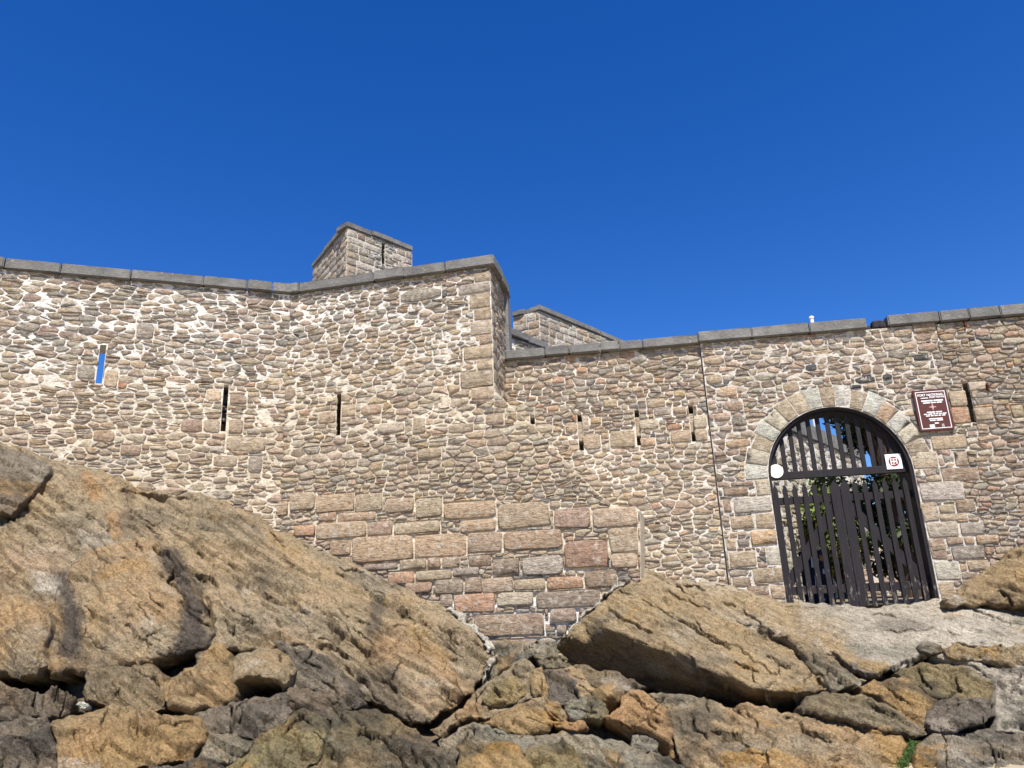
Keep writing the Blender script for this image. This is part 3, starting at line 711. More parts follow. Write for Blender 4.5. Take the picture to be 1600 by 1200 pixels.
o = m.build('broken_coping', M_IRON, gate); tag(o, 'dark crumbled remains of one coping stone')
o.data.materials[0] = make_plain('dark_rubble', srgb(62, 60, 62, .7), .95, .4, 30)

# ------------------------------------------------------------------ gate leaves and fanlight
GB = 0.17                                                          # gates hang 30 cm behind the wall face
PW = Plane(GO+BG*GB, UG)
def wbox(m, u0, z0, u1, z1, d0, d1, bev=.006): m.box(PW.o, PW.u, PW.n, ZV, (u0, d0, z0), (u1, d1, z1), bev)
gz0 = 0.03; gtop = PW.uv(1310, 752)[1]; rail1 = PW.uv(1310, 778)[1]; rail0 = PW.uv(1330, 919)[1]
beam_b = PW.uv(1300, 745)[1]; uc = PW.uv(1326, 850)[0]; sp_ = 0.163
def picket(root, u, w, z1, d=(.0, .03)):
    m = MB(); zt = z1+random.uniform(-.012, .012); zb = gz0+random.uniform(-.01, .012)
    pts = [PW.p(u-w/2, zb, d[0]), PW.p(u+w/2, zb, d[0]), PW.p(u+w/2, zt-.10, d[0]), PW.p(u, zt, d[0]), PW.p(u-w/2, zt-.10, d[0])]
    m.prism(pts, PW.n*(d[1]-d[0])); return m.build('picket', M_WOOD, root)
def leaf(lo, hi, meet, label):
    root = empty('gate_leaf', PW.p((lo+hi)/2, 0)); tag(root, label, 'gate', 'two picket leaves closing the archway')
    s = 1 if hi > meet+.1 else -1
    for z, h in ((rail1, .125), (rail0, .135)):
        m = MB(); wbox(m, lo, z-h/2, hi, z+h/2, -.05, -.004); m.build('rail', M_WOOD, root)
    m = MB(); far = lo if s < 0 else hi; near = meet+s*.06
    a, b = np.array([near, rail1-.06]), np.array([far-s*.02, rail0+.06]); d = (b-a)/np.linalg.norm(b-a); q = np.array([-d[1], d[0]])*.075
    m.prism([PW.p(*(a+q), -.045), PW.p(*(b+q), -.045), PW.p(*(b-q), -.045), PW.p(*(a-q), -.045)], PW.n*.038); m.build('brace', M_WOOD, root)
    o = picket(root, meet+s*.078, .15, gtop+.01, (.0, .034)); o.name = 'meeting_stile'
    k = 1
    while True:
        u = meet+s*(.078+.17*k if k == 1 else .078+.17+sp_*(k-1))
        if u < lo+.03 or u > hi-.03: break
        picket(root, u, .08, gtop); k += 1
    for z in (rail1, rail0):
        m = MB(); e = lo if s < 0 else hi; wbox(m, min(e, e-s*.35), z-.02, max(e, e-s*.35), z+.02, -.062, -.051, .002); m.build('hinge_strap', M_IRON, root)
leaf(AL+.056, uc-.003, uc-.003, 'dark picket gate leaf that meets the lit inner jamb, worn at its foot')
leaf(uc+.003, AR-.056, uc+.003, 'dark picket gate leaf beside the shaded jamb, below the square white plaque')
fan = empty('fanlight_grille', PW.p(AC, beam_b)); tag(fan, 'dark wooden barred half-round grille filling the arch above the gate', 'grille')
m = MB(); wbox(m, AL+.05, beam_b, AR-.05, beam_b+.13, -.04, .035); m.build('beam', M_WOOD, fan)
rr = AR_IN-.10
m = MB(); n = 28; ring_i = [(AC-rr*math.cos(t), AZ+rr*math.sin(t)) for t in np.linspace(0.0, math.pi, n)]; ring_o = [(AC-(rr+.09)*math.cos(t), AZ+(rr+.09)*math.sin(t)) for t in np.linspace(0.0, math.pi, n)]
for i in range(n-1): m.prism([PW.p(*ring_i[i], -.05), PW.p(*ring_i[i+1], -.05), PW.p(*ring_o[i+1], -.05), PW.p(*ring_o[i], -.05)], PW.n*.08)
m.build('arch_rim', M_WOOD, fan)
u = AL+.17
while u < AR-.1:
    dz = rr*rr-(u-AC)**2
    if dz > 0.03:
        zt = AZ+math.sqrt(dz)+.03; m = MB(); wbox(m, u-.038, beam_b+.12, u+.038, zt, -.02, .012, .004); m.build('bar', M_WOOD, fan)
    u += .1635
lin = empty('door_lining', PG.p(AC, 0)); tag(lin, 'dark boarded lining inside the arch, behind the voussoirs', 'lining')
for nm, us in (('jamb_lining', (AL+.004, AL+.05)), ('jamb_lining', (AR-.05, AR-.004))):
    m = MB(); m.box(PG.o, PG.u, PG.n, ZV, (us[0], -.60, -.1), (us[1], -.04, AZ), .004); m.build(nm, M_WOOD, lin)
m = MB(); n = 30; r1, r2 = AR_IN-.006, AR_IN-.05
for i in range(n):
    t0, t1 = math.pi*i/n, math.pi*(i+1)/n
    m.prism([PG.p(AC-r*math.cos(t), AZ+r*math.sin(t), -.60) for r, t in ((r2, t0), (r2, t1), (r1, t1), (r1, t0))], PG.n*.56)
m.build('arch_lining', M_WOOD, lin)

# ------------------------------------------------------------------ sign, plaque, disc, irons, pipe
sc_ = [PG.uv(*q) for q in ((1422, 612), (1475, 609), (1489, 670), (1437, 678))]
su0, su1 = (sc_[0][0]+sc_[3][0])/2, (sc_[1][0]+sc_[2][0])/2; sz1, sz0 = (sc_[0][1]+sc_[1][1])/2, (sc_[2][1]+sc_[3][1])/2
SW, SH = su1-su0, sz1-sz0
sign = empty('notice_board', PG.p((su0+su1)/2, sz0)); tag(sign, 'brown notice board with white border and small white lettering beside the arch', 'sign')
PS = Plane(PG.o+PG.n*.075, UG)
m = MB(); m.box(PS.o, PS.u, PS.n, ZV, (su0, -.045, sz0), (su1, 0, sz1), .004); board_ = m.build('board', M_BROWN, sign)
m = MB(); e = .035; t = .012
for a in ((su0+e, sz0+e, su1-e, sz0+e+t), (su0+e, sz1-e-t, su1-e, sz1-e), (su0+e, sz0+e+t, su0+e+t, sz1-e-t), (su1-e-t, sz0+e+t, su1-e, sz1-e-t)):
    m.box(PS.o, PS.u, PS.n, ZV, (a[0], 0.0005, a[1]), (a[2], .003, a[3]))
m.build('border', M_WHITE, board_)
def text(root, s, size, u, z, mat, plane, name='lettering', h=.002, bold=True):
    cu = bpy.data.curves.new('lettering', 'FONT'); cu.body = s; cu.size = size; cu.align_x = 'CENTER'; cu.align_y = 'CENTER'; cu.extrude = .001; cu.offset = .0016 if bold else 0
    to = bpy.data.objects.new('tmp', cu); COL.objects.link(to); bpy.context.view_layer.update()
    me = bpy.data.meshes.new_from_object(to.evaluated_get(bpy.context.evaluated_depsgraph_get()))
    bpy.data.objects.remove(to)
    V = [plane.p(u+q.co.x, z+q.co.y, h+q.co.z) for q in me.vertices]; F = [tuple(p.vertices) for p in me.polygons]
    o = mesh_obj(name, V, F, mat); reparent(o, root); return o
cu_ = (su0+su1)/2
def zy(f): return sz1-f*SH
text(board_, 'FORT NATIONAL', SW*.098, cu_+.0, zy(.135), M_WHITE, PS)
text(board_, 'FORT ROYAL', SW*.075, cu_+.1, zy(.195), M_WHITE, PS)
m = MB()
def words(f, x0, x1, n, h=.020):
    ws = [random.uniform(.6, 1.4) for _ in range(n)]; tot = sum(ws); gap = .025*SW; L = (x1-x0)*SW-gap*(n-1); x = su0+x0*SW
    for w in ws:
        l = L*w/tot; m.box(PS.o, PS.u, PS.n, ZV, (x, .0005, zy(f)-h/2), (x+l, .0025, zy(f)+h/2)); x += l+gap
words(.205, .20, .42, 1, .014)
for a in ((.275, .2, .84, 2, .024), (.325, .24, .8, 3, .020), (.555, .3, .74, 2, .020), (.60, .2, .86, 6, .018), (.642, .25, .82, 5, .018), (.715, .32, .72, 1, .018), (.755, .34, .72, 2, .018), (.825, .46, .58, 1, .02),
          (.865, .30, .45, 1, .018), (.90, .30, .45, 1, .018), (.935, .30, .45, 1, .018), (.865, .66, .72, 2, .018), (.90, .66, .72, 2, .018), (.935, .66, .72, 2, .018)): words(*a)
m.build('small_print', M_WHITE, board_)
m = MB(); cz = zy(.43); r = .07; rin = .018
st = [PS.p(cu_+(r if k % 2 == 0 else rin)*math.cos(k*math.pi/4), cz+(r if k % 2 == 0 else rin)*math.sin(k*math.pi/4), .0005) for k in range(8)]
m.prism(st, PS.n*.002); m.build('star_emblem', make_plain('pink_emblem', srgb(214, 170, 158, .8), .5, .05), board_)

pc = PW.uv(1395, 722); PQ = Plane(PW.o+PW.n*.05, UG)
plaq = empty('plaque', PQ.p(pc[0], pc[1]-.13)); tag(plaq, 'square white plaque with dark red round emblem on the grille', 'plaque')
m = MB(); m.box(PQ.o, PQ.u, PQ.n, ZV, (pc[0]-.13, -.012, pc[1]-.13), (pc[0]+.13, 0, pc[1]+.13), .003); plp_ = m.build('panel', M_WHITE, plaq)
m = MB(); m.prism([PQ.p(pc[0]+.085*math.cos(t), pc[1]+.085*math.sin(t), .0008) for t in np.linspace(0, 2*math.pi, 33)[:-1]], PQ.n*.002); m.build('red_disc', M_RED, plp_)
m = MB()
for a in ((-.055, -.045, -.038, .045), (.038, -.045, .055, .045), (-.012, -.045, -.003, .045), (.003, -.03, .012, .045), (-.038, -.009, -.012, .009), (.012, -.009, .038, .009), (-.055, .045, .055, .055), (-.055, -.055, .02, -.045)):
    m.box(PQ.o, PQ.u, PQ.n, ZV, (pc[0]+a[0], .003, pc[1]+a[1]), (pc[0]+a[2], .0045, pc[1]+a[3]))
m.build('maze_mark', M_WHITE, plp_)
dc = PW.uv(1212, 737); disc = MB(); disc.prism([PQ.p(dc[0]+.12*math.cos(t), dc[1]+.12*math.sin(t), -.012) for t in np.linspace(0, 2*math.pi, 41)[:-1]], PQ.n*.012)
tag(disc.build('round_plate', M_CREAM), 'plain round cream plate fixed to the end of the grille beam', 'plate')

def iron(px, y0, y1, lab, w=.035):
    a = PG.uv(px, y0); b = PG.uv(px, y1); m = MB(); m.box(PG.o, PG.u, PG.n, ZV, (a[0]-w/2, -.02, b[1]), (a[0]+w/2, .05, a[1]), .006)
    m.box(PG.o, PG.u, PG.n, ZV, (a[0]-w*.9, .0, a[1]-.05), (a[0]+w*.2, .07, a[1]), .006)
    tag(m.build('iron_cramp', M_RUST), lab, 'iron')
iron(1505, 497, 512, 'rusty iron cramp in the wall just under the coping')
iron(1541, 600, 612, 'small rusty iron cramp beside the tall open slit', .028)
cr = empty('drain_pipe', PG.p(PG.uv(1272, 495)[0], ZG, -.25)); tag(cr, 'short white vent pipe standing on the gate wall coping', 'pipe')
pb = PG.p(PG.uv(1273, 495)[0], ZG, -.22)
def lathe(prof, c, n=16):
    m = MB()
    for r, z in prof: m.v += [np.array(c)+np.array([r*math.cos(2*math.pi*k/n), r*math.sin(2*math.pi*k/n), z]) for k in range(n)]
    for i in range(len(prof)-1):
        for k in range(n): m.f.append([i*n+k, i*n+(k+1) % n, (i+1)*n+(k+1) % n, (i+1)*n+k])
    m.f.append(list(range(n))[::-1]); m.f.append(list(range((len(prof)-1)*n, len(prof)*n))); return m
lathe([(.034, -.02), (.034, .19)], pb).build('pipe', M_WHITE, cr); lathe([(.045, .18), (.045, .215), (.03, .225)], pb).build('pipe_cap', M_WHITE, cr)
lathe([(.07, -.03), (.07, .03), (.04, .045)], pb).build('base_flange', M_IRON, cr)

# ------------------------------------------------------------------ turret and rear walls
def corner_block(name, px, py, Y, la, ra, llen, rlen, zb, label, cope=.14, seed=31, slitpx=None):
    top = at(px, py, Y); zt = top[2]; c = top.copy(); root = empty(name, (c[0], c[1], zb)); tag(root, label, 'turret' if 'turret' in name else 'wall')
    pr = Plane(c, hdir(ra)); pl = Plane(c+hdir(la)*llen, -hdir(la))
    zc = zt-cope
    def ash(L):
        out = []; v = zb
        while v < zc-.05:
            h = min(random.uniform(.17, .25), zc-v); u = 0.0
            while u < L-.06:
                w = min(random.uniform(.22, .5), L-u); out.append(dict(poly=[(u+.004, v), (u+w-.006, v), (u+w-.006, v+h-.008), (u+.004, v+h-.008)], col=random.choice(['grey', 'grey', 'tan', 'lgrey', 'slate']), round=.06, proud=.006)); u += w
            v += h
        return out
    hr = []
    if slitpx:
        a, b = pr.uv(*slitpx[0]), pr.uv(*slitpx[1]); hr = [[(a[0]-.045, b[1]), (a[0]+.045, b[1]), (a[0]+.045, a[1]), (a[0]-.045, a[1])]]
    for k, (pp, L, hl) in enumerate(((pr, rlen, hr), (pl, llen, []))):
        random.seed(seed+k); bb = ash(L)
        if hl: bb = [b for b in bb if not (b['poly'][0][0] < hl[0][1][0] and b['poly'][1][0] > hl[0][0][0] and b['poly'][2][1] > hl[0][0][1] and b['poly'][0][1] < hl[0][2][1])]
        masonry(root, pp, [(0, zb), (L, zb), (L, zc), (0, zc)], hl, bb, lambda v: .13, lambda u, v: W_GREY, lambda u, v: MC_G, lambda u, v: .006, .3, seed=seed+k, grid=.09, nparts=300, mitre=[((0.0, .42) if k == 0 else (L, -.42))])
    coping(root, pr, -.05, rlen, [rlen*.35, rlen*.68], zt, h=cope, over=.05, depth=.4, seed=seed)
    coping(root, pl, 0, llen-.40, [llen*.4], zt, h=cope, over=.05, depth=.4, seed=seed+1)
    return root
corner_block('turret', 543, 346, 16.2, -33, 43.5, 2.5, 1.95, 5.2, 'square grey stone turret with a dark slit rising behind the bastion coping', slitpx=((599, 379), (599, 413)))
corner_block('rear_wall', 842, 477, 17.0, -61, 41.4, .72, 3.6, 4.6, 'grey ashlar wall end with sloping-looking coping behind the low curtain', seed=35)
def low_wall(px0, py0, Y0, ang, L, zb, label):
    t = at(px0, py0, Y0); pl = Plane(t, hdir(ang)); root = empty('rear_parapet', (t[0], t[1], zb)); tag(root, label, 'parapet')
    masonry(root, pl, [(-.8, zb), (L, zb), (L, t[2]-.16), (-.8, t[2]-.16)], [], [], lambda v: .13, lambda u, v: W_UP, lambda u, v: MC_W, lambda u, v: .004, .3, seed=41, grid=.09)
    coping(root, pl, -.8, L, [.1, .8], t[2], h=.16, over=.07, depth=.35, seed=42)
low_wall(785, 511, 15.2, 41, 1.5, 4.5, 'low white-jointed parapet tucked between bastion and rear wall end')
tp = at(787.5, 452, 14.0); m = MB(); m.box((tp[0], tp[1], 0), RD, np.array([RD[1], -RD[0], 0]), ZV, (0, -.09, 4.7), (.3, .06, tp[2]-.1), .02)
pier = empty('corner_pier', (tp[0], tp[1], 4.7)); tag(pier, 'slim grey stone pier behind the bastion return', 'pier')
o = m.build('shaft', M_COPE, pier)
m = MB(); m.box((tp[0], tp[1], 0), RD, np.array([RD[1], -RD[0], 0]), ZV, (-.03, -.12, tp[2]-.1), (.33, .075, tp[2]), .04); m.build('cap', M_COPE, pier)

# ------------------------------------------------------------------ inside the fort, seen through the gate
inn = mesh_obj('inner_ground', [PG.p(-9, .05, -.63), PG.p(9, .05, -.63), PG.p(12, .55, -16), PG.p(-12, .55, -16)], [(0, 1, 2, 3)], make_plain('trodden_earth', srgb(150, 134, 110, .6), .95, .3, 6)); inn['kind'] = 'structure'
PI = Plane(GO+UG*(-1.0)+BG*3.8, hdir(40))
iz = PI.uv(1300, 680)[1]
iw = empty('inner_wall', PI.p(1, .1)); tag(iw, 'sunlit stone wall with coping running back behind the gate', 'wall')
masonry(iw, PI, [(-4, -.2), (9, -.2), (9, iz-.42), (-4, iz-.42)], [], [], lambda v: .2, lambda u, v: dict(pale=3, lgrey=2, tan=2, grey=1), lambda u, v: MC_W, lambda u, v: .004, .4, seed=51, grid=.1, nparts=120)
coping(iw, PI, -4, 9, [-2.9, -1.8, -.8, 0.2, 1.3, 2.4, 3.5, 4.6, 5.7, 6.8, 7.9], iz, h=.42, over=.07, depth=.45, seed=52)
PK = Plane(GO+BG*9.0+UG*(-1.5), UG)
iw2 = empty('inner_wall', PK.p(3, .3)); tag(iw2, 'low stone wall crossing behind the shrubs inside the gate', 'wall')
masonry(iw2, PK, [(0, -.1), (9, -.1), (9, 1.9), (0, 1.9)], [], [], lambda v: .2, lambda u, v: W_GR, lambda u, v: MC_G, lambda u, v: .006, .4, seed=54, grid=.12, nparts=120)
coping(iw2, PK, 0, 9, [1.2, 2.4, 3.6, 4.8, 6, 7.2], 2.05, h=.16, over=.05, depth=.4, seed=55)
fp = at(1296, 800, 21.0); fp[2] = .4
pole = empty('flagpole', tuple(fp)); tag(pole, 'white flagpole rising behind the barred arch', 'flagpole')
lathe([(.075, 0), (.06, 7.0)], fp).build('mast', M_WHITE, pole); lathe([(.02, 7.0), (.09, 7.05), (.09, 7.12), (.01, 7.2)], fp).build('finial', M_WHITE, pole); lathe([(.2, -.1), (.2, .25), (.1, .3)], fp).build('base_collar', M_COPE, pole)

def leaves(centers, rad, count, size, mat, name, root, seed=1, squash=.8):
    r = np.random.default_rng(seed); V, F = [], []
    for i in range(count):
        c, R = centers[r.integers(len(centers))], rad
        d = r.normal(size=3); d /= np.linalg.norm(d); p = np.array(c)+d*R*r.uniform(.35, 1.05)*np.array([1, 1, squash])
        a = r.normal(size=3); a /= np.linalg.norm(a); b = np.cross(a, r.normal(size=3)); b /= np.linalg.norm(b); s = size*r.uniform(.6, 1.4)
        k = len(V); V += [p-a*s, p+b*s*.45+np.cross(a, b)*s*.12, p+a*s, p-b*s*.45]; F.append((k, k+1, k+2, k+3))
    o = mesh_obj(name, V, F, mat); reparent(o, root); return o
def limb(m, a, b, ra, rb, n=8):
    a, b = np.array(a, float), np.array(b, float); d = b-a; d /= np.linalg.norm(d); x = np.cross(d, [.3, .5, .81]); x /= np.linalg.norm(x); y = np.cross(d, x); k = len(m.v)
    for p, r in ((a, ra), (b, rb)): m.v += [p+(x*math.cos(2*math.pi*i/n)+y*math.sin(2*math.pi*i/n))*r for i in range(n)]
    for i in range(n): m.f.append([k+i, k+(i+1) % n, k+n+(i+1) % n, k+n+i])
def shrub(base, h, w, label, mat, seed, n=2600, size=.06, name='shrub', cat='shrub', group=None, bole=.25):
    root = empty(name, tuple(base)); tag(root, label, cat, group); r = np.random.default_rng(seed)
    m = MB(); cs = []; b = np.array(base, float)
    limb(m, b, b+[0, 0, h*bole], .07*h/2, .055*h/2)
    for i in range(11):
        c = b+np.array([r.uniform(-w, w)*.8, r.uniform(-w, w)*.6, h*r.uniform(bole+.12, .9)]); cs.append(c); limb(m, b+[0, 0, h*bole*r.uniform(.6, 1)], c, .035*h/2, .01*h/2, 6)
    m.build('trunk' if cat == 'tree' else 'stem', M_BARK, root)
    leaves(cs, w*.48, n, size, mat, 'crown' if cat == 'tree' else 'foliage', root, seed)
    return root
def gpt(px, Y): p = at(px, 930, Y); p[2] = .1+.02*max(0, Y-13.5); return p
shrub(gpt(1345, 18.6), 3.1, 1.0, 'green leafy shrub behind the closed gate leaves, in front of the inner wall', M_LEAF, 61, 5200, .07, bole=.12)
shrub(gpt(1316, 19.4), 2.9, .75, 'smaller green shrub behind the gate, next to the sunlit wall', M_LEAF, 62, 3000, .07, bole=.12)
shrub(gpt(1415, 18.2), 2.6, .8, 'dark green shrub behind the gate beside the tree trunk', M_LEAFD, 64, 3600, .07, bole=.12)
shrub(gpt(1425, 17.4), 5.6, 1.05, 'dark leafy tree showing through the bars under the arch', M_LEAFD, 63, 5200, .08, 'tree', 'tree', bole=.5)
shrub(gpt(1462, 17.6), 3.0, .9, 'dense dark shrub filling the gap beside the shaded jamb', M_LEAFD, 65, 4200, .08, bole=.12)
bt = at(1278, 905, 15.6); bt[2] = .12; PB = Plane(bt, hdir(78))
bd = empty('display_board', tuple(bt)); tag(bd, 'navy display board with white and orange print standing behind the pickets', 'board')
m = MB(); m.box(PB.o, PB.u, PB.n, ZV, (-.33, -.03, .12), (.33, 0, 1.12), .02); bdp_ = m.build('panel', M_NAVY, bd)
for (a, mt, nm) in (((-.10, .78, .08, 1.02), M_WHITE, 'white_print'), ((.10, .92, .20, 1.06), M_ORANGE, 'orange_print'), ((-.08, .42, .06, .66), M_PALE, 'blue_print'), ((.12, .66, .27, .78), M_WHITE, 'white_print'), ((.0, .17, .1, .25), M_PALE, 'blue_print'), ((.2, .15, .28, .21), M_ORANGE, 'orange_print')):
    m = MB(); m.prism([PB.p(PBu, PBv, .001) for PBu, PBv in ((a[0], a[1]+.03), (a[2]-.02, a[1]), (a[2], a[3]-.05), (a[0]+.02, a[3]))], PB.n*.002); m.build(nm, mt, bdp_)
for uu in (-.26, .26):
    m = MB(); m.box(PB.o, PB.u, PB.n, ZV, (uu-.02, -.06, -.05), (uu+.02, -.031, .9), .004); m.build('leg', M_RUST, bd)

# ------------------------------------------------------------------ ground
gs = 1500; mesh_obj('beach', [(-gs, -gs, -1.62), (gs, -gs, -1.62), (gs, gs, -1.62), (-gs, gs, -1.62)], [(0, 1, 2, 3)], M_SAND)['kind'] = 'structure'

# ------------------------------------------------------------------ rocks
C = dict(tan=srgb(170, 140, 100), ochre=srgb(172, 134, 76), orange=srgb(184, 132, 72), grey=srgb(140, 132, 118), lgrey=srgb(186, 176, 158), brown=srgb(132, 108, 86), dark=srgb(96, 86, 76), purple=srgb(112, 98, 90), pale=srgb(206, 196, 180), pink=srgb(184, 146, 112), olive=srgb(140, 122, 74), white=srgb(226, 222, 212))
for _k in C:
    _c = C[_k]; _g = .3*_c[0]+.55*_c[1]+.15*_c[2]; C[_k] = tuple(_g+(x-_g)*.74 for x in _c)
for _k in C: C[_k] = (C[_k][0]*.98, C[_k][1]*.99, C[_k][2]*.86)
C['stain'] = srgb(86, 77, 67); C['lgrey'] = srgb(180, 168, 148); C['pale'] = srgb(196, 186, 168)
KR = 0.98
DENSE = []; ALLC = []                                              # control points of every rock, for the bedrock behind
def interp(ctrl, outline, Q):
    pts = [Vector((c[0], c[1])) for c in ctrl]; n = len(outline)
    v2, e2, f2, ov, oe, of = delaunay_2d_cdt(pts, [(i, (i+1) % n) for i in range(n)], [], 0, 1e-4)
    Y2 = np.array([np.mean([ctrl[k][2] for k in o]) if o else np.nan for o in ov])
    P2_ = np.array([(p.x, p.y) for p in v2])
    for i in np.nonzero(np.isnan(Y2))[0]:
        d = np.array([(c[0]-P2_[i][0])**2+(c[1]-P2_[i][1])**2 for c in ctrl]); w = 1/(d+1); Y2[i] = (w*np.array([c[2] for c in ctrl])).sum()/w.sum()
    val = np.full(len(Q), np.nan)
    for f in f2:
        a, b, c = P2_[f[0]], P2_[f[1]], P2_[f[2]]; det = (b[1]-c[1])*(a[0]-c[0])+(c[0]-b[0])*(a[1]-c[1])
        if abs(det) < 1e-9: continue
        l1 = ((b[1]-c[1])*(Q[:, 0]-c[0])+(c[0]-b[0])*(Q[:, 1]-c[1]))/det; l2 = ((c[1]-a[1])*(Q[:, 0]-c[0])+(a[0]-c[0])*(Q[:, 1]-c[1]))/det; l3 = 1-l1-l2
        m = (l1 > -1e-6) & (l2 > -1e-6) & (l3 > -1e-6); val[m] = l1[m]*Y2[f[0]]+l2[m]*Y2[f[1]]+l3[m]*Y2[f[2]]
    bad = np.isnan(val)
    if bad.any():
        cc = np.array(ctrl); d = (Q[bad, None, 0]-cc[None, :, 0])**2+(Q[bad, None, 1]-cc[None, :, 1])**2; w = 1/(d+4)**2; val[bad] = (w*cc[None, :, 2]).sum(1)/w.sum(1)
    return val

def fract(outline, amp, seed):
    r = np.random.default_rng(seed); pts = [np.array(p, float) for p in outline]
    for it in range(6):
        out = []; n = len(pts); ch = False
        for i in range(n):
            a, b = pts[i], pts[(i+1) % n]; out.append(a); L = np.linalg.norm((b-a)[:2])
            if L > 7:
                d = (b-a)[:2]/L; mid = (a+b)/2; mid[:2] += np.array([-d[1], d[0]])*r.uniform(-1, 1)*min(amp*L, 5); out.append(mid); ch = True
        pts = out
        if not ch: break
    return pts

STAINS = [  # (polyline px, half width px, strength, colour)
    ([(262, 868), (285, 900), (300, 945), (312, 985), (300, 1018)], 17, .95, 'stain'), ([(300, 960), (285, 1020)], 20, .95, 'stain'),
    ([(95, 905), (108, 945), (112, 990), (100, 1020)], 15, .9, 'stain'), ([(120, 960), (118, 1010)], 14, .7, 'stain'),
    ([(200, 770), (205, 800), (200, 830)], 7, .6, 'brown'), ([(135, 745), (150, 770)], 10, .7, 'orange'), ([(175, 805), (182, 835)], 8, .6, 'orange'),
    ([(590, 945), (585, 985), (588, 1015)], 12, .7, 'stain'), ([(600, 1010), (690, 1040), (735, 1110)], 22, .45, 'orange'), ([(20, 880), (80, 875)], 22, .6, 'pink'),
    ([(60, 915), (85, 925)], 10, .7, 'pale'), ([(55, 900), (90, 910)], 8, .5, 'pale'), ([(490, 860), (600, 925)], 12, .4, 'grey'), ([(410, 905), (415, 930)], 9, .45, 'dark'),
    ([(1010, 895), (1100, 932), (1200, 962), (1260, 985), (1300, 1005)], 42, .95, 'tan'), ([(1150, 930), (1240, 950)], 14, .7, 'tan'), ([(1330, 1012), (1400, 1020), (1450, 1010)], 12, .6, 'grey'), ([(1350, 1038), (1380, 1042)], 9, .8, 'ochre'), ([(1290, 1000), (1330, 1030)], 10, .5, 'ochre')]
CRACKS = [  # (polyline px, half width px, depth m)
    ([(82, 735), (65, 765), (40, 790), (15, 810)], 3.0, .14), ([(190, 765), (240, 768), (295, 776)], 2.5, .09), ([(260, 870), (275, 890), (262, 905), (275, 915)], 3, .1), ([(250, 893), (262, 905), (285, 925), (300, 960)], 2.5, .07),
    ([(325, 935), (328, 950), (335, 985)], 3, .12), ([(352, 965), (366, 978), (372, 1000)], 2.4, .09), ([(310, 900), (330, 905), (340, 915)], 2.4, .08), ([(352, 880), (372, 892)], 2.2, .07),
    ([(432, 968), (440, 980)], 2, .07), ([(470, 970), (482, 982)], 2, .07), ([(512, 968), (522, 985), (536, 994)], 2.4, .1), ([(385, 973), (407, 976)], 2.2, .08), ([(455, 1008), (480, 1012)], 3.2, .14),
    ([(498, 1008), (520, 1013), (545, 1022)], 3.2, .15), ([(475, 1036), (500, 1047)], 3, .13), ([(565, 1015), (580, 1020)], 2.8, .11), ([(560, 1055), (575, 1068)], 3, .12), ([(605, 1055), (620, 1075)], 2, .06),
    ([(683, 990), (705, 1010), (722, 1025)], 2.4, .10), ([(622, 952), (640, 958)], 2.6, .09), ([(520, 965), (560, 1010), (600, 1060), (640, 1100)], 1.6, .03), ([(700, 1025), (715, 1030)], 1.6, .05),
    ([(540, 1040), (600, 1100)], 1.8, .05), ([(120, 1060), (132, 1095)], 2, .0), ([(430, 985), (445, 1000)], 2, .06), ([(210, 840), (222, 855)], 2, .05), ([(190, 870), (210, 880)], 2, .05),
    ([(950, 948), (975, 970), (1020, 988)], 2.4, .10), ([(1085, 978), (1110, 1000), (1140, 1015)], 2.2, .08), ([(1160, 1042), (1185, 1050)], 2.6, .09), ([(1195, 1025), (1235, 1040)], 2.2, .06), ([(1000, 935), (1150, 1010), (1215, 1055)], 1.4, .03),
    ([(1185, 985), (1215, 1000), (1245, 1020), (1290, 1075)], 3.0, .16), ([(1300, 1020), (1330, 1048), (1358, 1056), (1400, 1042), (1452, 1022)], 3.0, .14), ([(1130, 940), (1150, 948)], 2, .05), ([(1480, 985), (1500, 993)], 1.8, .05), ([(1360, 960), (1400, 965)], 1.4, .03), ([(1520, 955), (1560, 968), (1600, 975)], 1.4, .03), ([(1380, 985), (1460, 980)], 1.2, .02), ([(1560, 920), (1585, 948)], 2.5, .08),
    ([(1080, 1115), (1085, 1140), (1105, 1155)], 2.4, .08), ([(1165, 1110), (1185, 1125), (1180, 1140)], 2.2, .07), ([(1160, 1140), (1155, 1150), (1190, 1172)], 2.4, .08), ([(1110, 1145), (1150, 1150)], 2, .06), ([(1225, 1117), (1250, 1130), (1265, 1150), (1300, 1165)], 2.4, .08), ([(1195, 1170), (1200, 1200)], 2.4, .08),
    ([(1000, 1130), (1012, 1120), (1020, 1108)], 2.6, .09), ([(1003, 1118), (1015, 1135), (1025, 1140)], 2.2, .08), ([(362, 1100), (361, 1146)], 2.2, .08), ([(440, 1143), (470, 1120)], 2.2, .07), ([(458, 1140), (470, 1165), (480, 1185)], 2.4, .06),
    ([(250, 1118), (270, 1133), (300, 1131)], 2.4, .07), ([(20, 1150), (45, 1155), (60, 1185)], 2.5, .08), ([(1400, 1125), (1360, 1095)], 1.8, .04), ([(1480, 1160), (1485, 1240)], 1.8, .03), ([(1540, 1150), (1560, 1240)], 1.6, .03), ([(560, 1150), (600, 1160), (640, 1200)], 2, .05), ([(1490, 1050), (1500, 1075), (1480, 1090)], 2.4, .08), ([(1430, 1045), (1455, 1075)], 2.2, .07), ([(1385, 1070), (1430, 1100)], 2.2, .08)]

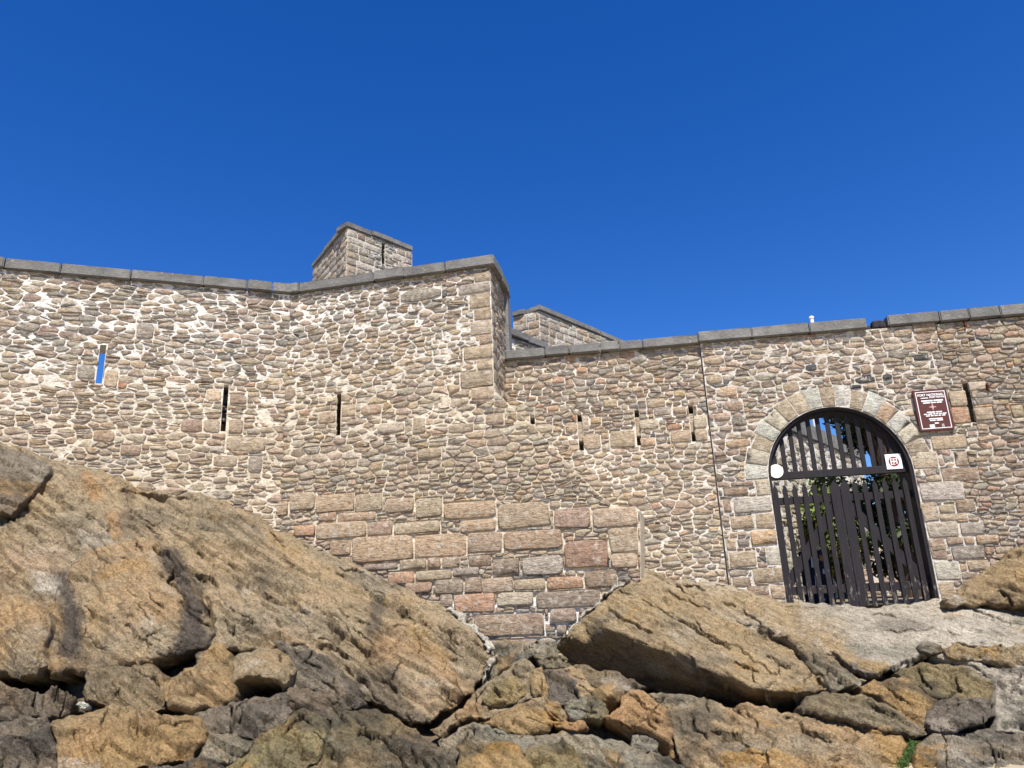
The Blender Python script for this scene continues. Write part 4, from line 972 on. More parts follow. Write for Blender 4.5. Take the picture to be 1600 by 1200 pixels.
def wobble(pl, seed):
    r = np.random.default_rng(seed); pts = [np.array(p, float) for p in pl]
    for it in range(5):
        out = [pts[0]]
        for a, b in zip(pts[:-1], pts[1:]):
            L = np.linalg.norm(b-a)
            if L > 4.5:
                d = (b-a)/L; out.append((a+b)/2+np.array([-d[1], d[0]])*r.uniform(-1, 1)*min(.16*L, 4))
            out.append(b)
        pts = out
    return np.array(pts)
_rc = np.random.default_rng(77)
for _i in range(150):                                   # short splits along the foliation
    _x, _y = _rc.uniform(120, 1330), _rc.uniform(800, 1190); _a = math.radians(_rc.normal(38 if _x < 800 else 31, 11)); _l = _rc.uniform(12, 46)
    if _x > 1200 and _y < 1040: continue
    CRACKS.append(([(_x, _y), (_x+math.cos(_a)*_l, _y+math.sin(_a)*_l)], _rc.uniform(.9, 2.0), _rc.uniform(.04, .11)))
for _i in range(70):                                    # joints across it
    _x, _y = _rc.uniform(0, 1600), _rc.uniform(960, 1195); _a = math.radians(_rc.normal(105, 30)); _l = _rc.uniform(10, 34)
    if _x > 1200 and _y < 1040: continue
    CRACKS.append(([(_x, _y), (_x+math.cos(_a)*_l, _y+math.sin(_a)*_l)], _rc.uniform(.8, 1.5), _rc.uniform(.04, .08)))
CRACKS = [(wobble(p, 500+i), h, d) for i, (p, h, d) in enumerate(CRACKS)]

def rock(label, outline, inner=(), cols=('tan', 'grey', 'ochre'), mix=(1, .6, .3), rnd=.10, rw=14, rough=1.0, amp=.16, seed=None, name='rock', cat='rock', group=None, skirt=.9, step=2.7, kind=None, fol=1.0):
    global _rs
    _rs += 1; sd_ = seed or _rs*7
    if name == 'rock':
        oa = np.array(outline, float); cx_ = oa[:, :2].mean(0); sz = np.ptp(oa[:, 0])*np.ptp(oa[:, 1])
        if sz < 26000:
            dv = oa[:, :2]-cx_; ln = np.linalg.norm(dv, axis=1)[:, None]; oa[:, :2] += dv/np.maximum(ln, 1)*2.6; outline = [tuple(q) for q in oa]
    outl = [tuple(map(float, p)) for p in outline]; ctrl = outl+[tuple(map(float, p)) for p in inner]
    ALLC.extend(ctrl)
    fo = fract([(p[0], p[1]) for p in outl], amp, sd_); fo = [p for p in fo]
    fa = np.array(fo); lo, hi = fa.min(0), fa.max(0)
    r = np.random.default_rng(sd_)
    gx = np.arange(lo[0], hi[0], step); gy = np.arange(lo[1], hi[1], step)
    G = np.array([(x+(j % 2)*step*.5, y) for j, y in enumerate(gy) for x in gx]) if len(gx) and len(gy) else np.zeros((0, 2))
    G = G+r.uniform(-.22, .22, G.shape)*step
    if len(G):
        G = G[pip(G, fo)]
        G = G[polydist(G, fo) > step*.55]
        ex = []
        for pl, hw, dp in CRACKS:
            if (pl.max(0) < lo).any() or (pl.min(0) > hi).any() or dp == 0: continue
            for a, b in zip(pl[:-1], pl[1:]):
                L = np.linalg.norm(b-a)
                if L < .3: continue
                d = (b-a)/L; nn_ = np.array([-d[1], d[0]])
                for t_ in np.arange(0, L, 1.8):
                    for k in (-1.05, -.5, 0, .5, 1.05): ex.append(a+d*t_+nn_*k*hw)
        if ex:
            ex = np.array(ex); ex = ex[pip(ex, fo)]
            if len(ex): ex = ex[polydist(ex, fo) > 1.0]
            if len(ex):
                _, ui = np.unique(np.round(ex/.75).astype(int), axis=0, return_index=True); ex = ex[ui]; G = np.vstack([G, ex])
    pts = [Vector((p[0], p[1])) for p in fo]+[Vector((p[0], p[1])) for p in G]; nb = len(fo)
    v2, e2, f2, ov, oe, of = delaunay_2d_cdt(pts, [(i, (i+1) % nb) for i in range(nb)], [], 0, 1e-4)
    Q = np.array([(p.x, p.y) for p in v2]); T = np.array([f for f in f2 if len(f) == 3]); T = T[pip(Q[T].mean(1), fo)]
    # smoothed control surface
    Y = interp(ctrl, outl, Q); W = np.ones(len(Q))
    for k in range(6):
        o = np.array([math.cos(k*math.pi/3), math.sin(k*math.pi/3)])*7; q = Q+o; ins = pip(q, outl); y = interp(ctrl, outl, q); Y[ins] += y[ins]; W[ins] += 1
    Y /= W
    D = polydist(Q, fo)
    t = np.clip(D/(rw*.75), 0, 1); edge = .6*rnd*(1-np.sqrt(np.clip(1-(1-t)**2, 0, 1)))
    DENSE.append(np.column_stack([Q, Y])[::4])
    ray3 = FW[None]*FPX+RT[None]*(Q[:, :1]-800)-UP[None]*(Q[:, 1:]-600)
    P = ray3*(Y/ray3[:, 1])[:, None]
    # relief: lumps, foliation ribs, fine pitting, cracks
    fd = np.column_stack([P[:, 0]*.85+P[:, 2]*.55, P[:, 1]*.9, P[:, 2]*2.6-P[:, 0]*-1.5])
    dsp = rough*(.085*fbm(P*1.5, 3, sd_)+.035*fbm(P*5, 3, sd_+3)+.012*fbm(P*16, 3, sd_+5))
    dsp += fol*rough*.055*np.clip(ridge(fd*1.6, 3, sd_+8)-.62, 0, 1)*-1.0
    rg = ridge(fd*np.array([.8, 1, 1.5]), 2, sd_+21); dsp += fol*rough*.16*np.clip(rg-.90, 0, 1)*4*.25
    dsp += fol*rough*.045*(np.floor(fbm(fd*.9, 2, sd_+30)*4)/4)
    def facets(cell, amp, sd2, groove):
        fp = fd*np.array([1, 1, .75]); b0, b1 = fp.min(0)-cell, fp.max(0)+cell; rr_ = np.random.default_rng(sd2)
        nS = int(min(900, max(4, np.prod(np.maximum(b1-b0, cell))/cell**3*.55))); Sx = fp[rr_.integers(0, len(fp), nS)]+rr_.normal(0, cell*.3, (nS, 3)); tl = rr_.normal(0, 1, (nS, 3))*amp/cell; of_ = rr_.normal(0, amp*.8, nS)
        out = np.zeros(len(fp))
        for k0 in range(0, len(fp), 4000):
            q = fp[k0:k0+4000]+.18*cell*np.column_stack([fbm(fp[k0:k0+4000]*3/cell, 2, sd2+k) for k in (1, 2, 3)]); dd = ((q[:, None]-Sx[None])**2).sum(2); ix = np.argpartition(dd, 1, axis=1)[:, :2]
            d0 = np.take_along_axis(dd, ix, 1); o_ = np.argsort(d0, 1); ix = np.take_along_axis(ix, o_, 1); d0 = np.sqrt(np.take_along_axis(d0, o_, 1)); n0 = ix[:, 0]
            v = ((q-Sx[n0])*tl[n0]).sum(1)+of_[n0]; g = np.exp(-((d0[:, 1]-d0[:, 0])/(cell*.06))**2)*groove*np.clip(fbm(q*1.1/cell, 2, sd2+9)*2.6+.25, 0, 1)
            out[k0:k0+4000] = v+g
        return out
    dsp += rough*facets(.75, .042, sd_+100, .11)+rough*facets(.25, .015, sd_+200, .032)
    crk = np.zeros(len(Q))
    for pl, hw, dp in CRACKS:
        a = np.array(pl)
        if (a.max(0) < lo-10).any() or (a.min(0) > hi+10).any() or dp == 0: continue
        sel = ((Q > a.min(0)-6) & (Q < a.max(0)+6)).all(1)
        if sel.any():
            d = polydist(Q[sel], a, False)/hw; ends = np.minimum(np.linalg.norm(Q[sel]-a[0], axis=1), np.linalg.norm(Q[sel]-a[-1], axis=1))
            crk[sel] = np.maximum(crk[sel], dp*2.3*np.clip((1.08-d)/.5, 0, 1)*np.clip(ends/7+.15, 0, 1))
    dsp = dsp+crk
    w = np.clip(D/6, .25, 1)
    mv = edge+dsp*w
    rd = ray3/np.linalg.norm(ray3, axis=1)[:, None]; dirv = rd*.8+np.array([0, 0, -.55])
    P3_ = P+rd*edge[:, None]+dirv*(dsp*w)[:, None]
    # colour of the rock itself: patches, lichen, stains
    n1 = fbm(P*1.1, 4, sd_+50); n2 = fbm(P*2.3, 4, sd_+60); n3 = fbm(fd*1.3, 4, sd_+70)
    a, b, c = (np.array(C[k]) for k in cols)
    wa = np.full(len(Q), float(mix[0])); wb = mix[1]*np.clip(.5+2.2*n1, 0, 1.6); wc = mix[2]*np.clip(.35+2.6*n2, 0, 1.8)
    col = (a*wa[:, None]+b*wb[:, None]+c*wc[:, None])/(wa+wb+wc)[:, None]
    col *= (1+.20*n3)[:, None]
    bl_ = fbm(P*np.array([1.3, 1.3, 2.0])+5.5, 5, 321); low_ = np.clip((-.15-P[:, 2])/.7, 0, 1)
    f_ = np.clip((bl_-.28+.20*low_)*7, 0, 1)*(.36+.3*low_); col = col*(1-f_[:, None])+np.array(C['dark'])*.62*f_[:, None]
    f_ = np.clip((fbm(P*2.1+31.5, 5, 654)-.30)*7, 0, 1)*.5; col = col*(1-f_[:, None])+np.array(C['lgrey'])*f_[:, None]
    f_ = np.clip((fbm(P*1.6+71.5, 5, 987)-.27)*7, 0, 1)*(.25+.33*low_); col = col*(1-f_[:, None])+np.array(srgb(178, 136, 70))*f_[:, None]
    for pl, hw, st, cn_ in STAINS:
        pa = np.array(pl)
        if (pa.max(0) < lo-40).any() or (pa.min(0) > hi+40).any(): continue
        d = polydist(Q, pa, False)/hw+.55*fbm(np.column_stack([Q*.035, np.ones(len(Q))]), 4, sd_+80); d += .35*fbm(np.column_stack([Q*.13, np.ones(len(Q))]), 3, sd_+81); d += .3*fbm(np.column_stack([Q*.35, np.ones(len(Q))]), 2, sd_+82); f = st*np.clip((1.2-d)*(1.5 if hw < 30 else .8), 0, 1)[:, None]
        col = col*(1-f)+np.array(C[cn_])*f
    col = np.clip(col*KR, .02, .7)
    # close it: push the rim back into the bank
    ec = {}
    for tr in T:
        for x, y in ((tr[0], tr[1]), (tr[1], tr[2]), (tr[2], tr[0])): ec[(x, y)] = 1
    bed = [(x, y) for (x, y) in ec if (y, x) not in ec]
    V = list(P3_); F = [tuple(x) for x in T]; bm_ = {}; cl = list(col); cpx = fa.mean(0)
    hd = np.array([0, .88, -.28])
    for x, y in bed:
        for q in (x, y):
            if q not in bm_:
                bm_[q] = len(V); V.append(P3_[q]+hd*skirt+(P3_.mean(0)-P3_[q])*np.array([.12, 0, .12])); cl.append(col[q])
        F.append((y, x, bm_[x], bm_[y]))
    F2 = [f[::-1] for f in F]
    root_loc = np.array(V).min(0)
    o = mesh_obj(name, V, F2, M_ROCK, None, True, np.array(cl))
    bm = bmesh.new(); bm.from_mesh(o.data); cap = [e for e in bm.edges if e.is_boundary]
    if cap: bmesh.ops.holes_fill(bm, edges=cap, sides=0)
    bmesh.ops.recalc_face_normals(bm, faces=bm.faces); bm.to_mesh(o.data); bm.free()
    tag(o, label, cat, group, kind); return o
_rs = 0
exec_rocks = True
# the big left face, in the order it was laid down: back to front
rock('huge smooth tan rock face sloping up to the foot of the curtain wall', [
    (-170, 640, 11.2), (0, 690, 11.95), (40, 700, 12.0), (80, 718, 12.15), (180, 742, 12.4), (215, 760, 12.5), (290, 770, 12.8), (335, 778, 12.95), (400, 805, 13.2), (450, 835, 13.25), (520, 868, 13.2), (600, 905, 13.05), (660, 935, 12.9),
    (705, 955, 12.7), (740, 983, 12.5), (762, 1010, 12.2), (767, 1028, 12.0), (752, 1062, 11.5), (738, 1086, 11.1), (705, 1108, 10.7), (672, 1131, 10.3), (650, 1128, 10.2), (605, 1110, 10.2), (570, 1095, 10.2), (530, 1060, 10.2), (480, 1030, 10.1), (430, 1015, 10.0),
    (385, 1020, 9.9), (330, 1020, 9.8), (240, 1045, 9.7), (90, 1050, 9.6), (-170, 1050, 9.4)],
    [(60, 780, 11.3), (0, 800, 11.1), (100, 760, 11.6), (200, 800, 11.7), (205, 840, 11.4), (130, 850, 11.05), (0, 880, 10.5), (300, 830, 11.9), (380, 850, 12.0), (320, 900, 11.2), (420, 900, 11.6), (500, 925, 11.7), (480, 980, 10.8), (590, 960, 11.6), (600, 1020, 10.9), (680, 1000, 11.6), (690, 1060, 10.9), (640, 1080, 10.5), (560, 1040, 10.6), (400, 970, 10.5), (350, 985, 10.2), (-100, 760, 10.9)],
    ('tan', 'grey', 'pink'), (1, .55, .5), rnd=.12, rw=12, rough=1.0, skirt=.8)
rock('dark grey slab atop the big rock face, split off by a diagonal crack', [(-170, 655, 11.0), (-20, 695, 11.75), (40, 706, 11.9), (80, 728, 11.95), (78, 742, 11.8), (50, 780, 11.2), (18, 806, 10.9), (-30, 815, 10.7), (-170, 815, 10.3)],
     [(20, 750, 11.25), (-60, 760, 10.9)], ('brown', 'grey', 'dark'), (1, .8, .4), rnd=.12, rw=10, rough=.8)
rock('whaleback tan boulder with two dark stains below the big face', [(92, 912, 10.3), (112, 882, 10.6), (140, 857, 10.8), (190, 846, 10.9), (235, 843, 10.95), (268, 860, 10.9), (296, 900, 10.6), (318, 950, 10.25), (334, 992, 9.95), (330, 1012, 9.8), (262, 1030, 9.5), (170, 1046, 9.25), (138, 1053, 9.2), (78, 1062, 9.1), (70, 1020, 9.4), (78, 960, 9.9)],
     [(180, 900, 10.25), (240, 900, 10.3), (150, 960, 9.75), (230, 960, 9.75), (290, 980, 9.75), (120, 1000, 9.5), (200, 1010, 9.4), (120, 920, 10.15)], ('tan', 'orange', 'grey'), (1, .4, .6), rnd=.16, rw=14, rough=.8)
rock('rounded orange-tan boulder jutting over the dark hollow', [(-120, 915, 9.7), (0, 920, 9.75), (36, 932, 9.75), (62, 944, 9.75), (80, 966, 9.7), (82, 990, 9.5), (72, 1012, 9.35), (75, 1040, 9.15), (58, 1058, 9.0), (30, 1062, 9.0), (8, 1056, 9.0), (-120, 1060, 8.9)],
     [(30, 985, 9.25), (45, 1030, 8.95), (0, 1000, 9.15), (-60, 990, 9.1)], ('tan', 'orange', 'grey'), (1, .8, .6), rnd=.2, rw=16, rough=.8)
rock('foliated grey rock beside the round-topped boulder', [(425, 1004, 10.05), (470, 1010, 10.1), (520, 1040, 10.15), (562, 1078, 10.1), (572, 1100, 9.95), (545, 1108, 9.7), (522, 1096, 9.6), (480, 1080, 9.6), (448, 1078, 9.6), (455, 1050, 9.75), (440, 1022, 9.9)],
     [(490, 1045, 9.8), (530, 1080, 9.75)], ('brown', 'grey', 'purple'), (1, .8, .6), rnd=.10, rw=8)
rock('squarish pitted boulder at the end of the dark hollow', [(135, 1050, 9.25), (160, 1040, 9.35), (200, 1038, 9.4), (240, 1042, 9.4), (264, 1060, 9.3), (262, 1088, 9.1), (256, 1106, 8.95), (230, 1110, 8.85), (190, 1102, 8.85), (158, 1100, 8.85), (138, 1096, 8.85), (131, 1080, 8.95)],
     [(180, 1065, 8.95), (225, 1070, 9.0)], ('ochre', 'dark', 'grey'), (.8, .9, .6), rnd=.16, rw=11, rough=1.2)
rock('smooth orange-tan block wedged between pitted boulder and arched hollow', [(254, 1088, 9.1), (262, 1066, 9.3), (285, 1050, 9.4), (308, 1040, 9.5), (306, 1024, 9.65), (328, 1012, 9.8), (346, 1007, 9.85), (359, 1022, 9.75), (363, 1042, 9.55), (366, 1068, 9.3), (364, 1096, 9.1), (344, 1105, 9.0), (310, 1112, 8.9), (300, 1116, 8.85), (264, 1108, 8.9)],
     [(300, 1075, 9.05), (335, 1045, 9.35), (340, 1080, 9.1)], ('ochre', 'grey', 'orange'), (1, .5, .4), rnd=.12, rw=10, rough=.7)
rock('round-topped tan boulder arched over a black hollow', [(358, 1052, 9.5), (364, 1036, 9.7), (380, 1022, 9.85), (405, 1013, 9.95), (432, 1015, 9.95), (455, 1030, 9.85), (464, 1048, 9.7), (452, 1064, 9.5), (440, 1076, 9.35), (434, 1066, 9.25), (420, 1059, 9.15), (402, 1056, 9.1), (384, 1060, 9.15), (366, 1073, 9.25)],
     [(410, 1035, 9.4), (385, 1042, 9.35), (440, 1045, 9.45)], ('tan', 'grey', 'ochre'), (1, .5, .3), rnd=.12, rw=10, rough=.6)
rock('low brown slab under the arched hollow', [(298, 1117, 8.95), (345, 1104, 9.05), (366, 1098, 9.1), (420, 1092, 9.15), (440, 1079, 9.3), (450, 1086, 9.25), (447, 1104, 9.05), (458, 1114, 9.0), (442, 1130, 8.8), (420, 1150, 8.7), (398, 1157, 8.65), (362, 1147, 8.65), (330, 1146, 8.65), (318, 1130, 8.75)],
     [(390, 1120, 8.8), (340, 1125, 8.8)], ('brown', 'purple', 'grey'), (1, .7, .5), rnd=.10, rw=8)
rock('small brown rocks cracked apart above the lichen boulder', [(444, 1080, 9.5), (480, 1076, 9.55), (505, 1086, 9.55), (535, 1092, 9.55), (548, 1108, 9.45), (530, 1118, 9.2), (510, 1126, 9.05), (482, 1116, 9.05), (456, 1113, 9.1), (448, 1100, 9.2)], [(490, 1098, 9.2)], ('brown', 'tan', 'dark'), (1, .7, .4), rnd=.10, rw=8)
rock('pitted honeycombed brown rock below the dark hollow', [(-120, 1062, 8.95), (0, 1064, 9.0), (22, 1076, 9.0), (50, 1086, 9.0), (92, 1088, 9.0), (116, 1100, 8.95), (126, 1110, 8.85), (104, 1118, 8.7), (80, 1120, 8.65), (44, 1119, 8.6), (20, 1126, 8.55), (-120, 1132, 8.4)],
     [(40, 1102, 8.75), (-20, 1100, 8.65), (85, 1104, 8.8)], ('brown', 'dark', 'grey'), (1, .9, .4), rnd=.08, rw=7, rough=1.7)
rock('dark purplish boulder at the foot of the honeycombed rock', [(-120, 1130, 8.45), (0, 1127, 8.55), (38, 1117, 8.65), (76, 1120, 8.65), (80, 1148, 8.5), (92, 1176, 8.35), (103, 1206, 8.2), (108, 1260, 8.0), (-120, 1260, 7.7)],
     [(30, 1160, 8.2), (60, 1145, 8.35), (40, 1210, 8.0), (-40, 1180, 8.0)], ('purple', 'grey', 'tan'), (1, .6, .4), rnd=.12, rw=10)
rock('long ochre boulder lying in front of the pitted boulder', [(77, 1132, 8.5), (104, 1119, 8.65), (150, 1110, 8.75), (166, 1102, 8.85), (190, 1098, 8.9), (230, 1106, 8.85), (290, 1116, 8.8), (316, 1126, 8.75), (327, 1146, 8.6), (321, 1166, 8.45), (305, 1176, 8.35), (300, 1188, 8.25), (250, 1196, 8.1), (200, 1204, 8.0), (195, 1260, 7.8), (100, 1260, 7.8), (86, 1172, 8.2)],
     [(120, 1145, 8.3), (200, 1135, 8.45), (270, 1145, 8.4), (160, 1180, 8.0), (230, 1170, 8.15), (290, 1165, 8.3)], ('ochre', 'grey', 'orange'), (1, .8, .5), rnd=.16, rw=13, rough=.9, fol=.4)
rock('small dark rock squeezed under the ochre boulder', [(196, 1206, 7.95), (250, 1197, 8.05), (304, 1188, 8.2), (345, 1196, 8.2), (345, 1262, 7.9), (196, 1262, 7.75)], [(260, 1225, 7.85)], ('dark', 'ochre', 'brown'), (1, .4, .5), rnd=.1, rw=8)
rock('small grey split block next to the ochre boulder', [(329, 1148, 8.6), (365, 1147, 8.65), (396, 1158, 8.65), (390, 1176, 8.5), (370, 1182, 8.4), (345, 1197, 8.2), (304, 1188, 8.2), (319, 1168, 8.4)], [(355, 1165, 8.4)], ('grey', 'tan', 'brown'), (1, .6, .4), rnd=.08, rw=7)
rock('tilted boulder crusted with orange lichen', [(396, 1167, 8.5), (410, 1146, 8.7), (436, 1130, 8.85), (458, 1115, 8.95), (480, 1110, 9.0), (500, 1117, 8.95), (511, 1128, 8.9), (513, 1142, 8.75), (506, 1166, 8.5), (498, 1188, 8.3), (472, 1206, 8.1), (460, 1262, 7.8), (345, 1262, 7.85), (346, 1200, 8.15), (372, 1184, 8.35)],
     [(430, 1160, 8.35), (470, 1135, 8.6), (410, 1200, 8.0), (460, 1180, 8.15)], ('olive', 'orange', 'dark'), (1, .8, .6), rnd=.16, rw=13, rough=.8, fol=.3)
rock('dark weathered boulder with ochre streaks under the big face', [(498, 1188, 8.3), (506, 1166, 8.5), (513, 1142, 8.75), (518, 1126, 8.95), (535, 1112, 9.2), (565, 1106, 9.6), (605, 1114, 9.7), (650, 1137, 9.55), (656, 1152, 9.3), (682, 1160, 9.15), (694, 1176, 8.9), (706, 1200, 8.5), (712, 1262, 8.0), (460, 1262, 7.8), (472, 1206, 8.1)],
     [(560, 1140, 8.9), (620, 1150, 9.0), (560, 1180, 8.4), (640, 1185, 8.55), (600, 1220, 8.1)], ('dark', 'olive', 'ochre'), (1, .7, .7), rnd=.12, rw=10)
# the notch below the bastion and the broken ground in the middle
rock('grey wedge of rock in the notch under the bastion', [(764, 1012, 12.35), (800, 1004, 12.4), (850, 1003, 12.3), (874, 1007, 12.2), (870, 1022, 11.9), (836, 1026, 11.6), (800, 1036, 11.4), (768, 1064, 11.1), (752, 1082, 11.0), (756, 1060, 11.3), (768, 1030, 11.9)],
     [(810, 1018, 11.8), (785, 1030, 11.7)], ('grey', 'dark', 'tan'), (1, .7, .4), rnd=.05, rw=6, rough=1.1)
rock('long tan ridge slab running down from the notch', [(674, 1139, 9.9), (700, 1122, 10.2), (738, 1091, 10.6), (770, 1063, 10.95), (800, 1036, 11.25), (818, 1030, 11.3), (834, 1044, 11.0), (838, 1090, 10.3), (816, 1098, 10.1), (792, 1114, 9.9), (758, 1120, 9.75), (720, 1122, 9.8), (690, 1150, 9.6)],
     [(740, 1108, 10.1), (800, 1060, 10.75), (780, 1090, 10.35)], ('tan', 'grey', 'brown'), (1, .7, .4), rnd=.08, rw=8, rough=.7)
rock('squared olive block with shaded underside on the ridge slab', [(754, 1088, 10.1), (776, 1066, 10.45), (800, 1056, 10.6), (815, 1070, 10.45), (818, 1086, 10.25), (806, 1094, 10.1), (790, 1102, 10.1), (778, 1112, 10.15), (766, 1104, 10.05)], [(790, 1074, 10.2), (800, 1086, 10.0), (770, 1092, 9.95)], ('olive', 'ochre', 'dark'), (1, .8, .5), rnd=.08, rw=7, rough=.8)
rock('broad dark rock shelf under the tilted slab', [(836, 1024, 11.5), (870, 1022, 11.6), (902, 1040, 11.4), (950, 1048, 11.2), (988, 1062, 10.9), (1008, 1074, 10.7), (985, 1080, 10.4), (960, 1074, 10.4), (932, 1078, 10.4), (912, 1064, 10.7), (892, 1046, 11.0), (858, 1044, 11.1)], [(930, 1062, 10.75), (880, 1034, 11.2)], ('brown', 'olive', 'grey'), (1, .7, .5), rnd=.08, rw=7)
rock('narrow upright tan fin of rock in the broken ground', [(832, 1048, 10.85), (846, 1044, 10.9), (851, 1062, 10.65), (857, 1086, 10.3), (850, 1094, 10.15), (836, 1088, 10.25), (831, 1070, 10.5)], [(842, 1070, 10.4)], ('ochre', 'tan', 'grey'), (1, .6, .3), rnd=.08, rw=6, rough=.7)
rock('dark purplish angular rock between two fins', [(848, 1050, 10.95), (884, 1046, 11.0), (902, 1066, 10.7), (916, 1090, 10.35), (886, 1102, 10.15), (866, 1098, 10.15), (856, 1076, 10.5)], [(880, 1074, 10.5)], ('purple', 'brown', 'ochre'), (1, .7, .3), rnd=.08, rw=6)
rock('curved light tan fin of rock beside the purplish rock', [(884, 1046, 10.9), (897, 1044, 10.95), (916, 1064, 10.65), (932, 1080, 10.4), (929, 1092, 10.2), (912, 1092, 10.2), (898, 1070, 10.5)], [(908, 1072, 10.35)], ('tan', 'pink', 'ochre'), (1, .5, .4), rnd=.08, rw=6, rough=.7)
rock('knob of ochre rock perched by the tilted slab', [(928, 1081, 10.15), (940, 1073, 10.3), (958, 1067, 10.4), (970, 1077, 10.35), (973, 1090, 10.3), (963, 1104, 10.35), (950, 1112, 10.35), (944, 1101, 10.1), (931, 1092, 10.05)], [(952, 1080, 9.95), (955, 1094, 9.98)], ('ochre', 'tan', 'orange'), (1, .5, .5), rnd=.12, rw=9, rough=.6)
rock('rounded olive stone leaning under the ochre knob', [(919, 1092, 10.1), (930, 1090, 10.1), (945, 1102, 9.95), (949, 1116, 9.8), (938, 1128, 9.7), (921, 1125, 9.75), (915, 1110, 9.9)], [(932, 1108, 9.72)], ('olive', 'grey', 'ochre'), (1, .6, .3), rnd=.10, rw=8, rough=.6)
rock('flat grey stone beside the rounded olive stone', [(884, 1100, 10.05), (916, 1092, 10.1), (915, 1110, 9.95), (919, 1126, 9.8), (900, 1128, 9.75), (890, 1118, 9.8)], [(902, 1110, 9.82)], ('grey', 'lgrey', 'olive'), (1, .4, .3), rnd=.06, rw=6, rough=.6)
rock('orange stepped rock ledge below the olive block', [(742, 1130, 9.75), (770, 1122, 9.85), (788, 1112, 9.9), (812, 1102, 9.95), (836, 1106, 9.9), (856, 1124, 9.75), (863, 1132, 9.65), (850, 1146, 9.5), (820, 1148, 9.45), (788, 1142, 9.5)], [(810, 1122, 9.55), (780, 1132, 9.55)], ('ochre', 'orange', 'tan'), (1, .7, .4), rnd=.08, rw=8)
rock('humped tan stone above the orange ledge', [(812, 1100, 9.95), (832, 1096, 10.05), (850, 1106, 10.0), (860, 1122, 9.85), (846, 1124, 9.8), (828, 1112, 9.85)], [(838, 1110, 9.78)], ('tan', 'ochre', 'brown'), (1, .6, .3), rnd=.07, rw=6, rough=.6)
rock('striped tan wedge stone with a shaded foot', [(830, 1092, 10.05), (852, 1088, 10.15), (872, 1100, 10.05), (890, 1120, 9.85), (882, 1126, 9.8), (862, 1118, 9.85), (846, 1104, 9.9)], [(862, 1106, 9.82)], ('tan', 'ochre', 'grey'), (1, .6, .4), rnd=.07, rw=6, rough=.7)
rock('low orange stone at the head of the smooth grey slope', [(861, 1126, 9.75), (885, 1126, 9.8), (912, 1128, 9.8), (918, 1138, 9.65), (900, 1142, 9.55), (872, 1136, 9.6)], [(888, 1132, 9.6)], ('orange', 'tan', 'brown'), (1, .6, .4), rnd=.05, rw=5, rough=.6)
rock('smooth grey sloping rock across the middle foreground', [(684, 1158, 9.2), (730, 1132, 9.6), (760, 1132, 9.65), (800, 1146, 9.55), (850, 1148, 9.6), (882, 1140, 9.7), (930, 1150, 9.65), (985, 1164, 9.5), (1022, 1176, 9.35), (1082, 1200, 9.1), (1105, 1262, 8.4), (706, 1262, 8.1), (698, 1190, 8.8)],
     [(760, 1160, 9.2), (860, 1165, 9.3), (960, 1185, 9.05), (900, 1210, 8.7), (800, 1200, 8.7), (1020, 1215, 8.8)], ('grey', 'brown', 'tan'), (1, .6, .5), rnd=.08, rw=8, rough=.8)
rock('bright ochre boulder in front of the smooth grey slope', [(714, 1168, 8.7), (738, 1157, 8.85), (760, 1166, 8.75), (796, 1160, 8.8), (812, 1172, 8.65), (832, 1202, 8.3), (836, 1262, 7.9), (718, 1262, 7.9), (717, 1196, 8.4)], [(745, 1185, 8.4), (790, 1185, 8.4), (775, 1220, 8.05)], ('ochre', 'orange', 'olive'), (1, .6, .5), rnd=.14, rw=11, rough=.8, fol=.4)
rock('olive-brown boulder with curled ledges next to the ochre boulder', [(814, 1174, 8.75), (850, 1166, 8.9), (880, 1155, 9.0), (895, 1170, 8.85), (910, 1196, 8.5), (960, 1215, 8.3), (970, 1262, 7.95), (836, 1262, 7.95), (832, 1202, 8.35)], [(865, 1185, 8.55), (880, 1220, 8.15)], ('olive', 'grey', 'ochre'), (1, .7, .5), rnd=.12, rw=9)
rock('orange boulder split by fine cracks, dark on its overhung side', [(946, 1122, 9.7), (970, 1106, 9.95), (974, 1088, 10.15), (994, 1080, 10.25), (1020, 1094, 10.15), (1042, 1110, 10.0), (1052, 1140, 9.75), (1050, 1170, 9.55), (1062, 1198, 9.4), (1046, 1192, 9.6), (1026, 1172, 9.8), (1002, 1158, 9.85), (980, 1148, 9.9), (960, 1136, 9.85)],
     [(990, 1110, 9.7), (1020, 1120, 9.65), (975, 1122, 9.55), (1000, 1138, 9.45), (1030, 1155, 9.4)], ('orange', 'ochre', 'tan'), (1, .7, .3), rnd=.08, rw=8, rough=.7, fol=.4)
rock('broken grey face below the split orange boulder', [(990, 1148, 9.6), (1010, 1150, 9.55), (1026, 1158, 9.5), (1028, 1176, 9.4), (1005, 1172, 9.4), (988, 1164, 9.45)], [(1008, 1162, 9.4)], ('grey', 'lgrey', 'dark'), (1, .4, .3), rnd=.05, rw=5, rough=.7)
